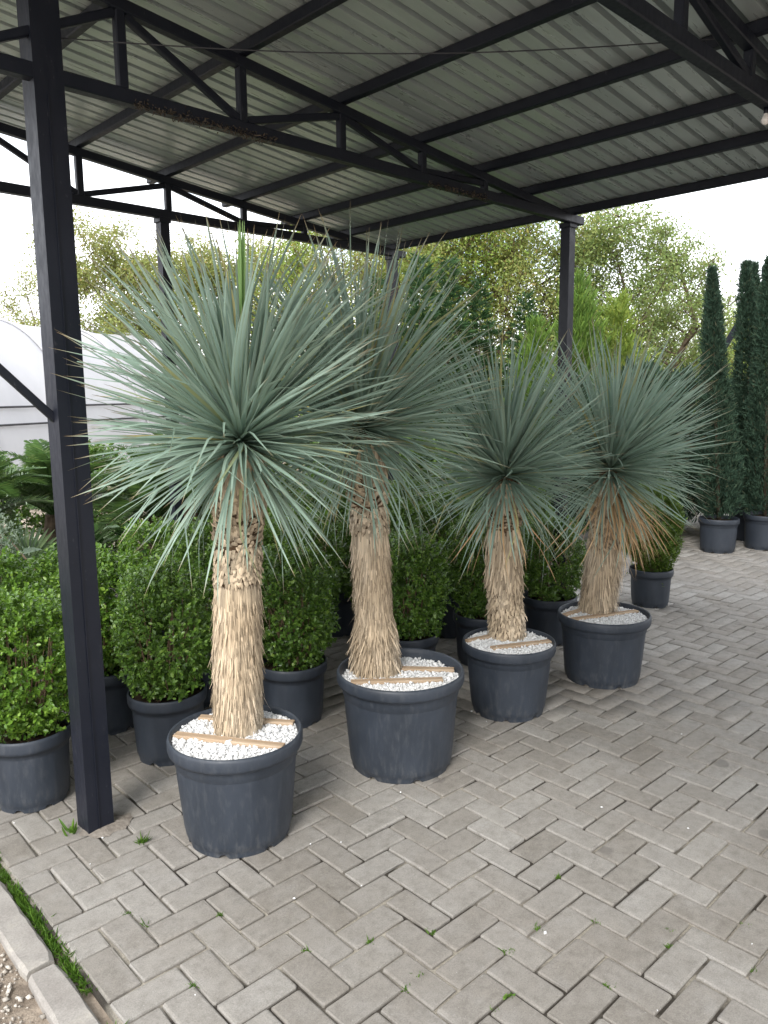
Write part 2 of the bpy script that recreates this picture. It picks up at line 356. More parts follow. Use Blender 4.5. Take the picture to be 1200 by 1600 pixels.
BR = [brick_mesh(2 * PP, PP, k, jt=(.006, .007, .0085, .0075)[k % 4]) for k in range(8)]; HB = [brick_mesh(PP, PP, 20 + k) for k in range(2)]
bricks = []
for n in range(-14, 34):
    for k in range(-60, 60):
        la, lb = k + 2 * n, -k + 2 * n
        for kind in 'ab':
            if kind == 'a': ca, cb, half = la + 1, lb + .5, False; lo = lb
            else: ca, cb, half = la + .5, lb - 1, False; lo = lb - 2
            if lo < -8:
                if kind == 'b' and lb > -8: cb = lb - .5; half = True
                else: continue
            p = lat(ca, cb)
            if not (-2.0 < p.y < 6.4 and p.x < 10.5): continue
            d = p - CAM
            if d.dot(Fv) < .3: vis = 0
            else:
                px, py, z = pix(p); vis = (1 / z ** 3) if (-90 < px < 1290 and 500 < py < 1690) else 0
            bricks.append((vis, p, kind, half))
bricks.sort(key=lambda t: -t[0])
fv, ff = [], []
bm_ = [Vector(v.co) for v in BR[0].vertices]; bf_ = [tuple(p.vertices) for p in BR[0].polygons]
simple_v = [(-1, -1, -.03), (1, -1, -.03), (1, 1, -.03), (-1, 1, -.03), (-1, -1, -.003), (1, -1, -.003), (1, 1, -.003), (-1, 1, -.003), (-.97, -.94, 0), (.97, -.94, 0), (.97, .94, 0), (-.97, .94, 0)]
simple_f = np.array([(8, 9, 10, 11), (4, 5, 9, 8), (5, 6, 10, 9), (6, 7, 11, 10), (7, 4, 8, 11), (0, 1, 5, 4), (1, 2, 6, 5), (2, 3, 7, 6), (3, 0, 4, 7)])
for i, (vis, p, kind, half) in enumerate(bricks):
    ang = PA if kind == 'a' else PA + math.pi / 2
    ang += rng.normal() * .006; z = rng.normal() * .0011; dx, dy = rng.normal(size=2) * .0011
    if i < 300:
        me = HB[i % 2] if half else BR[int(rng.integers(8))]
        o = ob('paver', me, None, pavement, (p.x + dx, p.y + dy, z), (rng.normal() * .006, rng.normal() * .004, ang + (math.pi if rng.random() < .5 else 0)))
    else:
        jt = .0055 + rng.random() * .003
        hx, hy = ((PP if half else 2 * PP) - jt) / 2, (PP - jt) / 2; ca, sa = math.cos(ang), math.sin(ang); tx, ty = rng.normal(size=2) * .004
        base = len(fv)
        for (x, y, zz) in simple_v:
            X, Y = x * hx, y * hy; fv.append((p.x + dx + X * ca - Y * sa, p.y + dy + X * sa + Y * ca, zz + z + tx * X + ty * Y))
        ff.append(simple_f + base)
o = ob('paver', mesh_np('paver_mass', fv, np.concatenate(ff)), 'paver_mass', pavement); o['kind'] = 'stuff'
# kerb of long concrete stones
kb = MB(); ka, kc = lat(30, -8.8), lat(-60, -8.8); kb.beam((ka.x, ka.y, -.06), (kc.x, kc.y, -.06), .13, .05, bev=0)
kerb = tag(kb.build('kerb', 'joint'), kind='structure', label='row of worn concrete kerb stones along the paving')
a0 = -.25
for i, (s0, s1) in enumerate([(-4.35, 3.4), (-9.9, -4.55), (-19.7, -10.1), (-29.5, -19.9), (-39.3, -29.7), (3.6, 13.4)]):
    b = MB(); r = np.random.default_rng(40 + i); n = 14; prof = [(-.045, -.07), (-.045, -.012), (-.036, -.001), (.034, .0), (.043, -.009), (.045, -.07)]
    v = []; f = []
    for j in range(n + 1):
        t = j / n; a = s0 + (s1 - s0) * t; cpos = lat(a, -8.80); e = .004 * max(0, 1 - min(j, n - j) / 1.2)
        for q, (u, z) in enumerate(prof):
            wob = r.normal() * .0012 + (e if u < 0 else -e) * 1.2
            if q in (1, 2, 3, 4): wob += -np.sign(u) * .007 * max(0, r.normal() - 1.1) * (1 if j % 3 else 0)
            pp = cpos + B2 * (u + wob); v.append((pp.x, pp.y, z + .004 + r.normal() * .0012 - e * .5))
    m6 = len(prof)
    for j in range(n):
        for q in range(m6 - 1): f.append((j * m6 + q, j * m6 + q + 1, (j + 1) * m6 + q + 1, (j + 1) * m6 + q))
    f += [tuple(range(m6 - 1, -1, -1)), tuple(n * m6 + q for q in range(m6))]
    b.add(v, f); b.build('kerb_stone', 'kerb', kerb)
# gravel bits on the bare earth
def stones(n, fx, size, seed):
    r = np.random.default_rng(seed); base = np.array([(1, 0, 0), (-1, 0, 0), (0, 1, 0), (0, -1, 0), (0, 0, 1), (0, 0, -1)], float)
    fc = np.array([(0, 2, 4), (2, 1, 4), (1, 3, 4), (3, 0, 4), (2, 0, 5), (1, 2, 5), (3, 1, 5), (0, 3, 5)])
    C_ = fx(n, r); s = size * np.exp(r.normal(size=(n, 1, 1)) * .4)
    V = base[None] * (1 + r.normal(size=(n, 6, 1)) * .22) * s * (np.array([1, .8, .65]) + r.normal(size=(n, 1, 3)) * .12)
    a = r.random(n) * 6.28; ca, sa = np.cos(a)[:, None], np.sin(a)[:, None]
    b = r.normal(size=n) * .6; cb, sb = np.cos(b)[:, None], np.sin(b)[:, None]
    y, z = V[..., 1] * cb - V[..., 2] * sb, V[..., 1] * sb + V[..., 2] * cb; x = V[..., 0]
    V = np.stack([x * ca - y * sa, x * sa + y * ca, z], -1) + C_[:, None]
    return V.reshape(-1, 3), (np.arange(n)[:, None, None] * 6 + fc[None]).reshape(-1, 3)
def strip(n, r):
    a = r.uniform(-12, 12, n); b = -9.28 - np.abs(r.normal(size=n)) * 1.6
    P = np.array([lat(x, y) for x, y in zip(a, b)]); P[:, 2] = -.022; return P
V, Fc = stones(1600, strip, .0055, 3); tag(ob('gravel', mesh_np('gravel', V, Fc), 'stone'), 'loose pale gravel scattered on the earth outside the kerb', 'gravel', kind='stuff')

# grass in joints and weeds
def blades(n, spots, h, w_, seed, spread=.012):
    r = np.random.default_rng(seed); idx = r.integers(len(spots), size=n); P = np.array(spots)[idx] + np.c_[r.normal(size=(n, 2)) * spread, np.zeros(n)]
    D = np.c_[r.normal(size=(n, 2)) * .7, np.ones(n)]; return leaf_cloud(P, D, rdir(n, r), h * np.exp(r.normal(size=n) * .35), w_, curl=.3)
sp = []
for i in range(150):
    a = rng.uniform(-11, 2); 
    if math.sin(a * 1.3 + 1.2) + rng.normal() * .5 > -.1 or a < -6.0: q = lat(a, -8.17 + rng.normal() * .05); sp.append((q.x, q.y, -.02))
V, Fc = blades(2400, sp, .019, .003, 6, .008); tag(ob('grass', mesh_np('grass', V, Fc), 'grass'), 'short green grass in the gap between kerb and pavers', 'grass', kind='stuff')
V, Fc = blades(600, [(lat(a, b).x, lat(a, b).y, -.006) for a, b in ((3, -2), (2.95, -1.4), (3.9, 1), (4.05, 1.2), (0, -3.05), (2, 0.1), (5, 4), (4, 2.5), (-3, -4.0), (7, 4.6), (9.05, 5.4), (8.2, 7.1), (-1, -6.1), (5.1, -.8), (1, -1.5), (-6, .8), (6.6, 2), (3, 5), (-5, -6.1), (6.7, 5.2))], .009, .0025, 8, .006)
tag(ob('moss', mesh_np('joint_moss', V, Fc), 'grass'), 'tiny green sprouts growing in the paver joints', 'weeds', kind='stuff')
def weed(p, n, h, w_, label, seed, flat=.8):
    r = np.random.default_rng(seed); t = thing('weed', label, 'weed', p)
    D = np.c_[r.normal(size=(n, 2)) * flat, np.ones(n)]; V, Fc = leaf_cloud(np.c_[r.normal(size=(n, 2)) * .006, np.zeros(n) - .006], D, rdir(n, r), h * np.exp(r.normal(size=n) * .3), w_, curl=.25)
    ob('leaves', mesh_np('weed_leaves', V, Fc), 'grass', t); return t
def gz(px, py):
    d = Fv + Rv * ((px - 600) / 1201.4) - Uv * ((py - 800) / 1201.4); return CAM + d * (-CAM.z / d.z)
weed(gz(112, 1302), 9, .05, .010, 'leafy weed growing beside the foot of the thick steel post', 1, .9)
weed(gz(222, 1316), 60, .028, .003, 'small grass tuft in the paving beside the thick post', 2)
weed(gz(795, 1556), 10, .022, .008, 'bright green seedling sprouting from an open paver joint', 3, 1.3)
weed(gz(228, 1445), 10, .024, .0015, 'dry wispy tuft rising from a paver joint', 4)
r = np.random.default_rng(9)
def chips(n, r):
    P = np.array([gz(*q) for q in ((565, 1385), (533, 1317), (485, 1320), (460, 1405), (737, 1112), (755, 1118), (760, 1128), (745, 1123), (141, 1351), (160, 1310), (22, 1287), (1065, 1148), (1030, 1151), (1027, 1580), (1175, 1476), (852, 1458), (940, 1262), (626, 1239), (305, 1556), (1075, 1295))]); P[:, 2] = .003; return P
V, Fc = stones(20, chips, .0035, 12); tag(ob('spilled_pebbles', mesh_np('chips', V, Fc), 'pebble'), 'stray white pebbles spilled on the paving', 'pebbles', kind='stuff')

# ------------------------------------------------------------------ steel shelter
shelter = thing('steel_shelter', 'open shelter of dark steel trusses with corrugated metal roof', 'shelter', (1.07, 2.63, 0))
def part(mb, name, m, parent, smooth=False):
    o = mb.build(name, m, parent, smooth); o.matrix_parent_inverse = Matrix.Translation(-Vector((1.07, 2.63, 0))); return o
ZB = 2.585; X_E = 4.13; SL = .103
ztop = lambda x: 2.585 + SL * (X_E - x)
NX = [.34, .84, 1.33, 1.815, 2.32, 2.83, 3.30, 3.72]
TY = [-3.35, -1.86, -.36, 1.13, 2.63, 4.12]
for ti, ty in enumerate(TY):
    tr = ob('truss', None, parent=shelter); tr.matrix_parent_inverse = Matrix.Translation(-Vector((1.07, 2.63, 0)))
    b = MB(); b.beam((.2, ty, ZB), (X_E + .10, ty, ZB), .045, .048); b.build('bottom_chord', 'steel', tr)
    b = MB(); b.beam((.2, ty, ztop(.2)), (X_E - .05, ty, ztop(X_E - .05)), .040, .042); b.build('top_chord', 'steel', tr)
    for i, x in enumerate(NX):
        if ztop(x) - ZB > .05:
            b = MB(); b.beam((x, ty, ZB + .025), (x, ty, ztop(x) - .02), .032, .036, up=(1, 0, 0)); b.build('vertical_bar', 'steel', tr)
        if i < len(NX) - 1 and ztop(NX[i + 1]) - ZB > .07:
            x1 = NX[i + 1]
            if i % 2 == 0: p0, p1 = (x + .02, ty, ztop(x) - .03), (x1 - .02, ty, ZB + .035)
            else: p0, p1 = (x + .02, ty, ZB + .035), (x1 - .02, ty, ztop(x1) - .03)
            b = MB(); b.beam(p0, p1, .026, .028); b.build('diagonal_bar', 'steel', tr)
PUR = [.36, .85, 1.34, 1.82, 2.325, 2.83, 3.29, 3.70, 4.13]
for x in PUR:
    z = ztop(x) + .022 + .022; b = MB(); y0, y1 = -3.9, 4.33; n = 10
    for j in range(n):
        ya, yb = y0 + (y1 - y0) * j / n, y0 + (y1 - y0) * (j + 1) / n
    b.beam((x, y0, z), (x, y1, z), .036, .044); part(b, 'purlin', 'steel', shelter)
# roof sheets, trapezoid ribs running down the slope
pitch = .083; zr = .022 + .044 + .001
def sheet(y0, n, x0, x1, lift):
    prof = []
    for k in range(n):
        y = y0 + k * pitch; prof += [(y, 0), (y + .050, 0), (y + .053, .0), (y + .0565, .030), (y + .0755, .030), (y + .079, 0)]
    prof.append((y0 + n * pitch + .02, 0))
    xs = np.linspace(x0, x1, 9); v = []; m_ = len(prof); th = .0012
    for x in xs:
        for (y, z) in prof: v.append((x, y, ztop(x) + zr + z + lift + .0015 * math.sin(x * 7 + y * 5)))
    nv = len(v); v += [(a, b_, c_ + th) for a, b_, c_ in v]; f = []
    for j in range(len(xs) - 1):
        for k in range(m_ - 1):
            q = (j * m_ + k, j * m_ + k + 1, (j + 1) * m_ + k + 1, (j + 1) * m_ + k); f.append(q[::-1]); f.append(tuple(i + nv for i in q))
    for k in range(m_ - 1):
        f.append((k, k + 1, k + 1 + nv, k + nv)); e = (len(xs) - 1) * m_; f.append((e + k + 1, e + k, e + k + nv, e + k + 1 + nv))
    b = MB(); b.add(v, f); return b
y = -3.9; i = 0
while y < 4.3:
    n = min(11, int((4.45 - y) / pitch)); b = sheet(y, n, .1, X_E + .10, .0018 * (i % 2)); part(b, 'roof_sheet', 'roof', shelter); y += n * pitch; i += 1
# posts
def post(x, y, w_, ztop_, name='post', seam=False):
    b = MB(); b.box((x, y, ztop_ / 2 - .01), (w_, w_, ztop_ + .02), None, .006); p = part(b, name, 'steel', shelter)
    b = MB(); b.box((x, y, ztop_ - .012), (w_ + .016, w_ + .016, .03), None, .003); q = b.build('cap_plate', 'steel', p); return p
p1 = post(1.072, 2.655, .096, ztop(1.072) - .035)
b = MB(); b.beam((1.064, 2.6035, .01), (1.064, 2.6035, ZB - .06), .0025, .004, up=(1, 0, 0), bev=0); b.build('weld_seam', 'steel', p1)
post(2.285, 4.13, .055, ZB - .02); post(4.14, 2.66, .062, ZB - .02); post(4.12, 4.13, .06, ZB - .02); post(4.14, 1.13 - 1.49, .062, ZB - .02); post(1.072, -3.35, .096, ZB - .02); post(4.14, -3.35, .062, ZB - .02)
b = MB(); b.beam((1.04, 2.655, 1.49), (.30, 2.655, 2.235), .024, .026); part(b, 'brace', 'steel', shelter)
b = MB(); b.beam((.30, 2.655, 2.22), (.30, 2.655, 2.59), .03, .03, up=(1, 0, 0)); part(b, 'brace_hanger', 'steel', shelter)
for s in (-1, 1):
    b = MB(); b.beam((4.12, 4.13, 2.54), (4.12 + s * .10, 4.13 + .02 * s, 2.37), .008, .008); part(b, 'stay_rod', 'steel', shelter)
# unseen shelter of the same make, added to shade the far aisle
shade_shelter = thing('steel_shelter', 'unseen open steel shelter added across the aisle to shade the far paving', 'shelter', (6.2, -2.0, 0))
inv2 = Matrix.Translation(-Vector((6.2, -2.0, 0)))
for (x, y) in ((5.4, 1.2), (10.2, 1.2), (5.4, -2.0), (10.2, -2.0), (5.4, -5.0), (10.2, -5.0)):
    b = MB(); b.box((x, y, 1.3), (.09, .09, 2.62), None, .006); b.build('post', 'steel', shade_shelter).matrix_parent_inverse = inv2
for y in (1.2, -2.0, -5.0):
    b = MB(); b.beam((4.9, y, 2.64), (10.5, y, 2.64), .05, .06); b.build('beam', 'steel', shade_shelter).matrix_parent_inverse = inv2
for x in (5.0, 6.2, 7.2, 8.2, 9.2, 10.2):
    b = MB(); b.beam((x, -5.3, 2.69), (x, 1.45, 2.69), .04, .045); b.build('purlin', 'steel', shade_shelter).matrix_parent_inverse = inv2
for q in range(7):
    b = sheet(-5.0 + q * 11 * pitch * .98, 11, 0, 4.7, 0); b.v = [(4.85 + v[0] * 1.2, v[1], v[2] - ztop(v[0]) - zr + 2.714) for v in b.v]; b.build('roof_sheet', 'roof', shade_shelter).matrix_parent_inverse = inv2
# mound of mortar at the foot of the thick post
mp_ = MB(); rr_ = np.random.default_rng(2); nn_ = 26
v = [(1.10, 2.62, .010)] + [(1.10 + (.06 + .025 * rr_.random()) * q * math.cos(6.2832 * k / nn_) * 1.25, 2.62 + (.06 + .025 * rr_.random()) * q * math.sin(6.2832 * k / nn_), (.007, .001)[q == 1] + rr_.normal() * .001) for q in (.55, 1) for k in range(nn_)]
mp_.add(v, [(0, 1 + k, 1 + (k + 1) % nn_) for k in range(nn_)] + [(1 + k, 1 + nn_ + k, 1 + nn_ + (k + 1) % nn_, 1 + (k + 1) % nn_) for k in range(nn_)])
mp_.build('mortar_patch', M['mortar'], pavement, True)
# dry plant debris lodged on the truss chord, cable under the roof, bulb
r = np.random.default_rng(14); n = 900
xx = np.concatenate([r.uniform(1.36, 1.95, 560), r.uniform(2.85, 3.3, 340)]); P = np.c_[xx, 2.609 + r.normal(size=n) * .004, ZB - .020 + r.normal(size=n) * .008]
V, Fc = leaf_cloud(P, rdir(n, r) + np.array([0, -.4, -.3]), rdir(n, r), .009 * np.exp(r.normal(size=n) * .35), .006, curl=.4)
tag(ob('dry_debris', mesh_np('debris', V, Fc), 'debris'), 'dry brown leaf debris stuck along the truss bottom chord', 'debris', kind='stuff')
b = MB(); pts = [Vector((1.1, 2.66, 2.715)).lerp(Vector((2.75, 1.13, 2.72)), t / 24) + Vector((0, 0, -.05 * math.sin(math.pi * t / 24))) for t in range(25)]
b.tube(pts, .0022, 5); tag(b.build('cable', 'wire', None, True), 'thin slack cable strung between trusses below the roof sheets', 'cable')
bl = thing('light_bulb', 'small frosted bulb hanging under a truss chord', 'light bulb', (3.0, 1.13, ZB - .023))
bl.scale = (.6,) * 3
b = MB(); b.lathe([(.001, 0), (.014, 0), (.014, -.03), (.011, -.034), (.001, -.034)], 16); b.build('socket', 'steel', bl, True)
b = MB(); b.lathe([(.010, -.032), (.013, -.042), (.022, -.06), (.024, -.072), (.02, -.086), (.010, -.095), (.001, -.097)], 16); b.build('glass', 'bulb', bl, True)

# ------------------------------------------------------------------ pots
def pot_parts(t, Rt, H, Rb, m, notches=7, soil=None, seg=84):
    """tapered nursery pot: body with step band and foot notches, rolled rim, inner wall"""
    prof = []; wall = lambda z: Rb + (Rt * .925 - Rb) * (z / H) ** .9
    zs = [0, .012, .02, .03, .05, H * .35, H * .6, H * .74, H * .755, H * .77, H * .86, H - .045]
    b = MB(); v = []; f = []
    for i, z in enumerate(zs):
        for k in range(seg):
            a = 2 * math.pi * k / seg; r_ = wall(z) + (.004 if z > H * .76 else 0) - (.004 if z < .025 else 0)
            r_ += .0018 * (1 if math.sin(a * 11) > .75 and .03 < z < H * .74 else 0)
            zz = z
            if i <= 1 and (k % (seg // notches)) in (0, 1): zz = z + .013
            v.append((r_ * math.cos(a), r_ * math.sin(a), zz))
    for i in range(len(zs) - 1):
        for k in range(seg): f.append((i * seg + k, i * seg + (k + 1) % seg, (i + 1) * seg + (k + 1) % seg, (i + 1) * seg + k))
    b.add(v, f)
    zi = H - .12
    b.lathe([(Rt * .93, H - .02), (wall(zi) - .008, zi), (wall(zi) - .02, zi - .01)], seg)
    b.lathe([(Rb - .004, .016), (.001, .016)], seg)
    b.build('body', m, t, True)
    b = MB(); b.lathe([(Rt * .93, H - .055), (Rt * .985, H - .052), (Rt, H - .040), (Rt, H - .012), (Rt * .985, H - .002), (Rt * .965, H), (Rt * .945, H - .006), (Rt * .925, H - .03)], seg); b.build('rim', m, t, True)
    if soil:
        b = MB(); rr = wall(soil) - .004; n = 28; rs = np.random.default_rng(3)
        v = [(0, 0, soil + .012)] + [(rr * q * math.cos(2 * math.pi * k / n), rr * q * math.sin(2 * math.pi * k / n), soil + rs.normal() * .005) for q in (.5, 1) for k in range(n)]
        f = [(0, 1 + k, 1 + (k + 1) % n) for k in range(n)] + [(1 + k, 1 + n + k, 1 + n + (k + 1) % n, 1 + (k + 1) % n) for k in range(n)]
        b.add(v, f); b.build('soil', 'soil', t, True)

# ------------------------------------------------------------------ yuccas
def yleaf(Ln, w_, droop, bend, twist, ns=9):
    ts = np.linspace(0, 1, ns + 1); V = []; al = []; ac = []
    for t in ts:
        x = Ln * t * (1 - .12 * droop * t); z = -droop * Ln * t ** 2.1 * .8; y = bend * Ln * t ** 2
        wd = w_ * (.95 * (1 - t) ** .62 * (1 - .30 * math.exp(-t * 9)) + .02) ; tw = twist * t; cu = .22 * wd
        cy, sy = math.cos(tw), math.sin(tw)
        for q in (-1, 0, 1):
            yy, zz = q * wd / 2, (cu if q else 0)
            V.append((x, y + yy * cy - zz * sy, z + yy * sy + zz * cy)); al.append(t); ac.append(abs(q))
    f = [(i * 3 + k, (i + 1) * 3 + k, (i + 1) * 3 + k + 1, i * 3 + k + 1) for i in range(ns) for k in (0, 1)]
    return np.array(V), np.array(f), np.array(al), np.array(ac)
rl = np.random.default_rng(77)
DROOPS = [0.0, .05, .10, .17, .27, .40]
LV = []
for d in DROOPS:
    for k in range(4): LV.append(yleaf(.64 * (1 + rl.normal() * .07), .0205, d + rl.normal() * .012, rl.normal() * .07, rl.normal() * .7))
for q in range(3, len(LV), 4):
    v = LV[q][0]; kx = .62 * .64; k_ = v[:, 0] > kx; v[k_, 2] -= (v[k_, 0] - kx) * (.35 + .4 * rl.random()); v[k_, 1] += (v[k_, 0] - kx) * rl.normal() * .3
LM = []
for v, f, al, ac in LV:
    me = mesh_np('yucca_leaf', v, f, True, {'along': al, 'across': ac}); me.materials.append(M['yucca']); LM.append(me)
DM = []
for k in range(6):
    v, f, al, ac = yleaf(.50 * (1 + rl.normal() * .12), .015, .22 + rl.normal() * .07, rl.normal() * .12, rl.normal() * 1.2); me = mesh_np('dead_leaf', v, f, True, {'along': al, 'across': ac}); me.materials.append(M['yucca_dead']); DM.append(me)

def yucca(name_label, base, top, R0, R1, R2, nleaf, scale, secs, seed, dead=0, dead_az=None, flare=1.0, spear=False, dead_z=0):
    """base/top: trunk axis ends (world). secs: function(t)->(style)"""
    r = np.random.default_rng(seed); base, top = Vector(base), Vector(top); t = thing('yucca', name_label, 'yucca', base)
    ax = top - base; H = ax.length
    sway = Vector((r.normal() * .008, r.normal() * .008, 0))
    cen = lambda u: ax * u + sway * math.sin(math.pi * u)
    rad = lambda u: (R0 + (R1 - R0) * min(1, u / .35) if u < .35 else R1 + (R2 - R1) * (u - .35) / .65)
    b = MB(); us = np.linspace(-.04, 1.02, 26); b.tube([cen(u) for u in us], [rad(u) * .90 * (1 if u < .96 else .8) for u in us], 20); trunk = b.build('trunk', 'thatch_core', t, True)
    # shaggy leaf bases, row by row
    P, D, Nn, Ln, Wd = [], [], [], [], []
    u = -.03
    while u < 1.0:
        st = secs(u); rr = rad(max(u, 0)); n = int(2 * math.pi * rr / st['w'] * st.get('dens', 1.0)); ph = r.random() * 6.28
        for k in range(n):
            a = ph + 2 * math.pi * (k + r.normal() * .25) / n; e = Vector((math.cos(a), math.sin(a), 0)); up = 1 if st['up'] else -1
            o = cen(u + r.normal() * .004) + e * rr * (st.get('r', .93)) ; d = Vector((0, 0, up)) + e * (st['out'] + r.normal() * st['out'] * .35 + .02) + Vector((-e.y, e.x, 0)) * r.normal() * st.get('side', .12)
            P.append(o); D.append(d); Nn.append(e); Ln.append(st['l'] * math.exp(r.normal() * .25)); Wd.append(st['w'] * math.exp(r.normal() * .22) * st.get('fat', 1))
        u += st['step'] / H
    P, D, Nn, Ln, Wd = map(np.array, (P, D, Nn, Ln, Wd))
    D = unit(D); W = unit(np.cross(Nn, D)); Z = np.cross(D, W); n = len(P); Ln = Ln[:, None]; Wd = Wd[:, None]; c1 = r.normal(size=(n, 1)) * .08
    V = np.stack([P + W * Wd * .5, P - W * Wd * .5, P + D * Ln * .6 + W * Wd * .46 + Z * Wd * .15, P + D * Ln * .6 - W * Wd * .46 + Z * Wd * .15, P + D * Ln + W * Wd * .22 + Z * Ln * c1, P + D * Ln - W * Wd * .22 + Z * Ln * c1, P + D * Ln * .6 + Z * Wd * .5], 1).reshape(-1, 3)
    i = np.arange(n)[:, None] * 7
    Q = np.concatenate([i + np.array([[0, 2, 6, 1]]), i + np.array([[2, 4, 5, 6]])]); T = np.concatenate([i + np.array([[1, 6, 3]]), i + np.array([[6, 5, 3]])])
    o = ob('leaf_base_thatch', mesh_np('thatch', V, [Q, T]), 'thatch', t); o['kind'] = 'stuff'
    # crown
    ctr = cen(1.0); axis = (ax.normalized() + Vector((r.normal() * .03, r.normal() * .03, 0))).normalized(); q0 = Vector((0, 0, 1)).rotation_difference(axis)
    leaves = []
    tocam = (CAM - base - ctr).normalized()
    for i in range(nleaf):
        f = (i + .5) / nleaf; az = i * 2.39996 + r.normal() * .25
        el = math.degrees(math.asin(1 - 1.20 * (f / .84) ** 1.08)) if f < .84 else -12 - 44 * ((f - .84) / .16) ** 1.25
        el += r.normal() * 4; el = max(-56, min(89, el))
        if el > 25: dr = int(r.choice([0, 0, 1]))
        elif el > 0: dr = int(r.choice([0, 1, 2]))
        elif el > -30: dr = int(r.choice([1, 2, 3]))
        else: dr = int(r.choice([2, 3, 4]))
        vi = dr * 4 + int(r.integers(4))
        d = Vector((math.cos(R(el)) * math.cos(az), math.cos(R(el)) * math.sin(az), math.sin(R(el)))); d = q0 @ d
        e2 = math.radians(el); org = ctr + axis * (.02 + .055 * math.sin(e2)) + Vector((d.x, d.y, 0)) * .022
        sc = scale * (1 + r.normal() * .06) * (1.15 if el > 55 else 1.15 - .30 * (55 - el) / 45 if el > 10 else .85 if el > -20 else .80)
        x = d.normalized(); up = axis if abs(x.dot(axis)) < .97 else Vector((-math.cos(az), -math.sin(az), .3))
        y = up.cross(x).normalized(); z = x.cross(y); rot = Matrix((x, y, z)).transposed() @ Matrix.Rotation(r.normal() * .30, 3, 'X')
        score = x.dot(tocam) + r.random() * .9 + .3 * (abs(el) > 50)
        leaves.append((score, vi, org, rot, sc))
    leaves.sort(key=lambda q: -q[0])
    VV, FF, AL, AC = [], [], [], []; off = 0
    for i, (s_, vi, org, rot, sc) in enumerate(leaves):
        if i < 300:
            o = ob('leaf', LM[vi], None, t); mm = rot.to_4x4() @ Matrix.Diagonal((sc, sc, sc, 1)); mm.translation = org; o.matrix_local = mm
        else:
            v, f, al, ac = LV[vi]; v = (v * sc) @ np.array(rot).T + np.array(org); VV.append(v); FF.append(f + off); AL.append(al); AC.append(ac); off += len(v)
    if VV:
        o = ob('leaf_mass', mesh_np('leaf_mass', np.concatenate(VV), np.concatenate(FF), True, {'along': np.concatenate(AL), 'across': np.concatenate(AC)}), 'yucca_mass', t); o['kind'] = 'stuff'
    if spear:      # tight light-green spear of unopened leaves
        for k in range(7):
            v, f, al, ac = yleaf(.62, .040, 0, r.normal() * .008, r.normal()); me = mesh_np('young_leaf', v, f, True, {'along': al * .9, 'across': ac})
            o = ob('young_leaf', me, 'young', t); x = (axis + Vector((r.normal() * .018 + .012, r.normal() * .018, 0))).normalized(); y = Vector((math.cos(k), math.sin(k), 0)).cross(x).normalized(); mm = Matrix((x, y, x.cross(y))).transposed().to_4x4(); mm.translation = ctr + axis * .135; o.matrix_local = mm
    for k in range(dead):
        az = (dead_az + r.normal() * .95) if dead_az is not None else r.random() * 6.28
        el = R(-46 + r.normal() * 10) if dead_az is not None else R(-50 + r.normal() * 8)
        x = Vector((math.cos(el) * math.cos(az), math.cos(el) * math.sin(az), math.sin(el))); y = Vector((0, 0, 1)).cross(x).normalized(); z = x.cross(y)
        rot = Matrix((x, y, z)).transposed() @ Matrix.Rotation(r.normal() * .5, 3, 'X'); mm = rot.to_4x4() @ Matrix.Diagonal((scale,) * 3 + (1,)) ; mm.translation = ctr - axis * (.03 + dead_z * r.random()) + Vector((x.x, x.y, 0)) * .05
        o = ob('dead_leaf', DM[int(r.integers(6))], None, t); o.matrix_local = mm
    return t
M['young'] = foliage('young_yucca_leaf', [(0, (.28, .46, .16)), (1, (.38, .56, .22))], .25, .5, .3, obj=True)
STRAW = dict(up=False, l=.092, w=.0060, step=.0145, out=.034, r=.98, fat=.95, side=.045)
STUB = dict(up=True, l=.022, w=.019, step=.0125, out=.8, r=.92, fat=1.0, side=.06, dens=1.15)
STUBU = dict(up=True, l=.018, w=.020, step=.012, out=1.2, r=.91, fat=.95, side=.05, dens=1.1)
SKIRT = dict(up=False, l=.075, w=.012, step=.018, out=.14, r=.98)
SHORT = dict(up=False, l=.032, w=.012, step=.011, out=.34, r=.95, fat=.9, side=.25)
def s1(u): return STRAW if u < .56 else (dict(SHORT, l=.026, w=.013, out=.30, side=.08) if u < .68 else STUB if u < .81 else STUBU if u < .845 else SKIRT)
def s2(u): return dict(STRAW, out=.20, side=.2) if u < .25 else STRAW if u < .62 else (dict(SHORT, l=.026, w=.015, out=.35, side=.08) if u < .72 else STUB if u < .88 else SKIRT)
def s3(u): return SHORT if u < .42 else dict(STRAW, w=.013, out=.12) if u < .72 else STUBU if u < .88 else SKIRT
def s4(u): return dict(STRAW, out=.08) if u < .16 else dict(STRAW, l=.10, out=.14) if u < .5 else dict(SHORT) if u < .8 else SKIRT
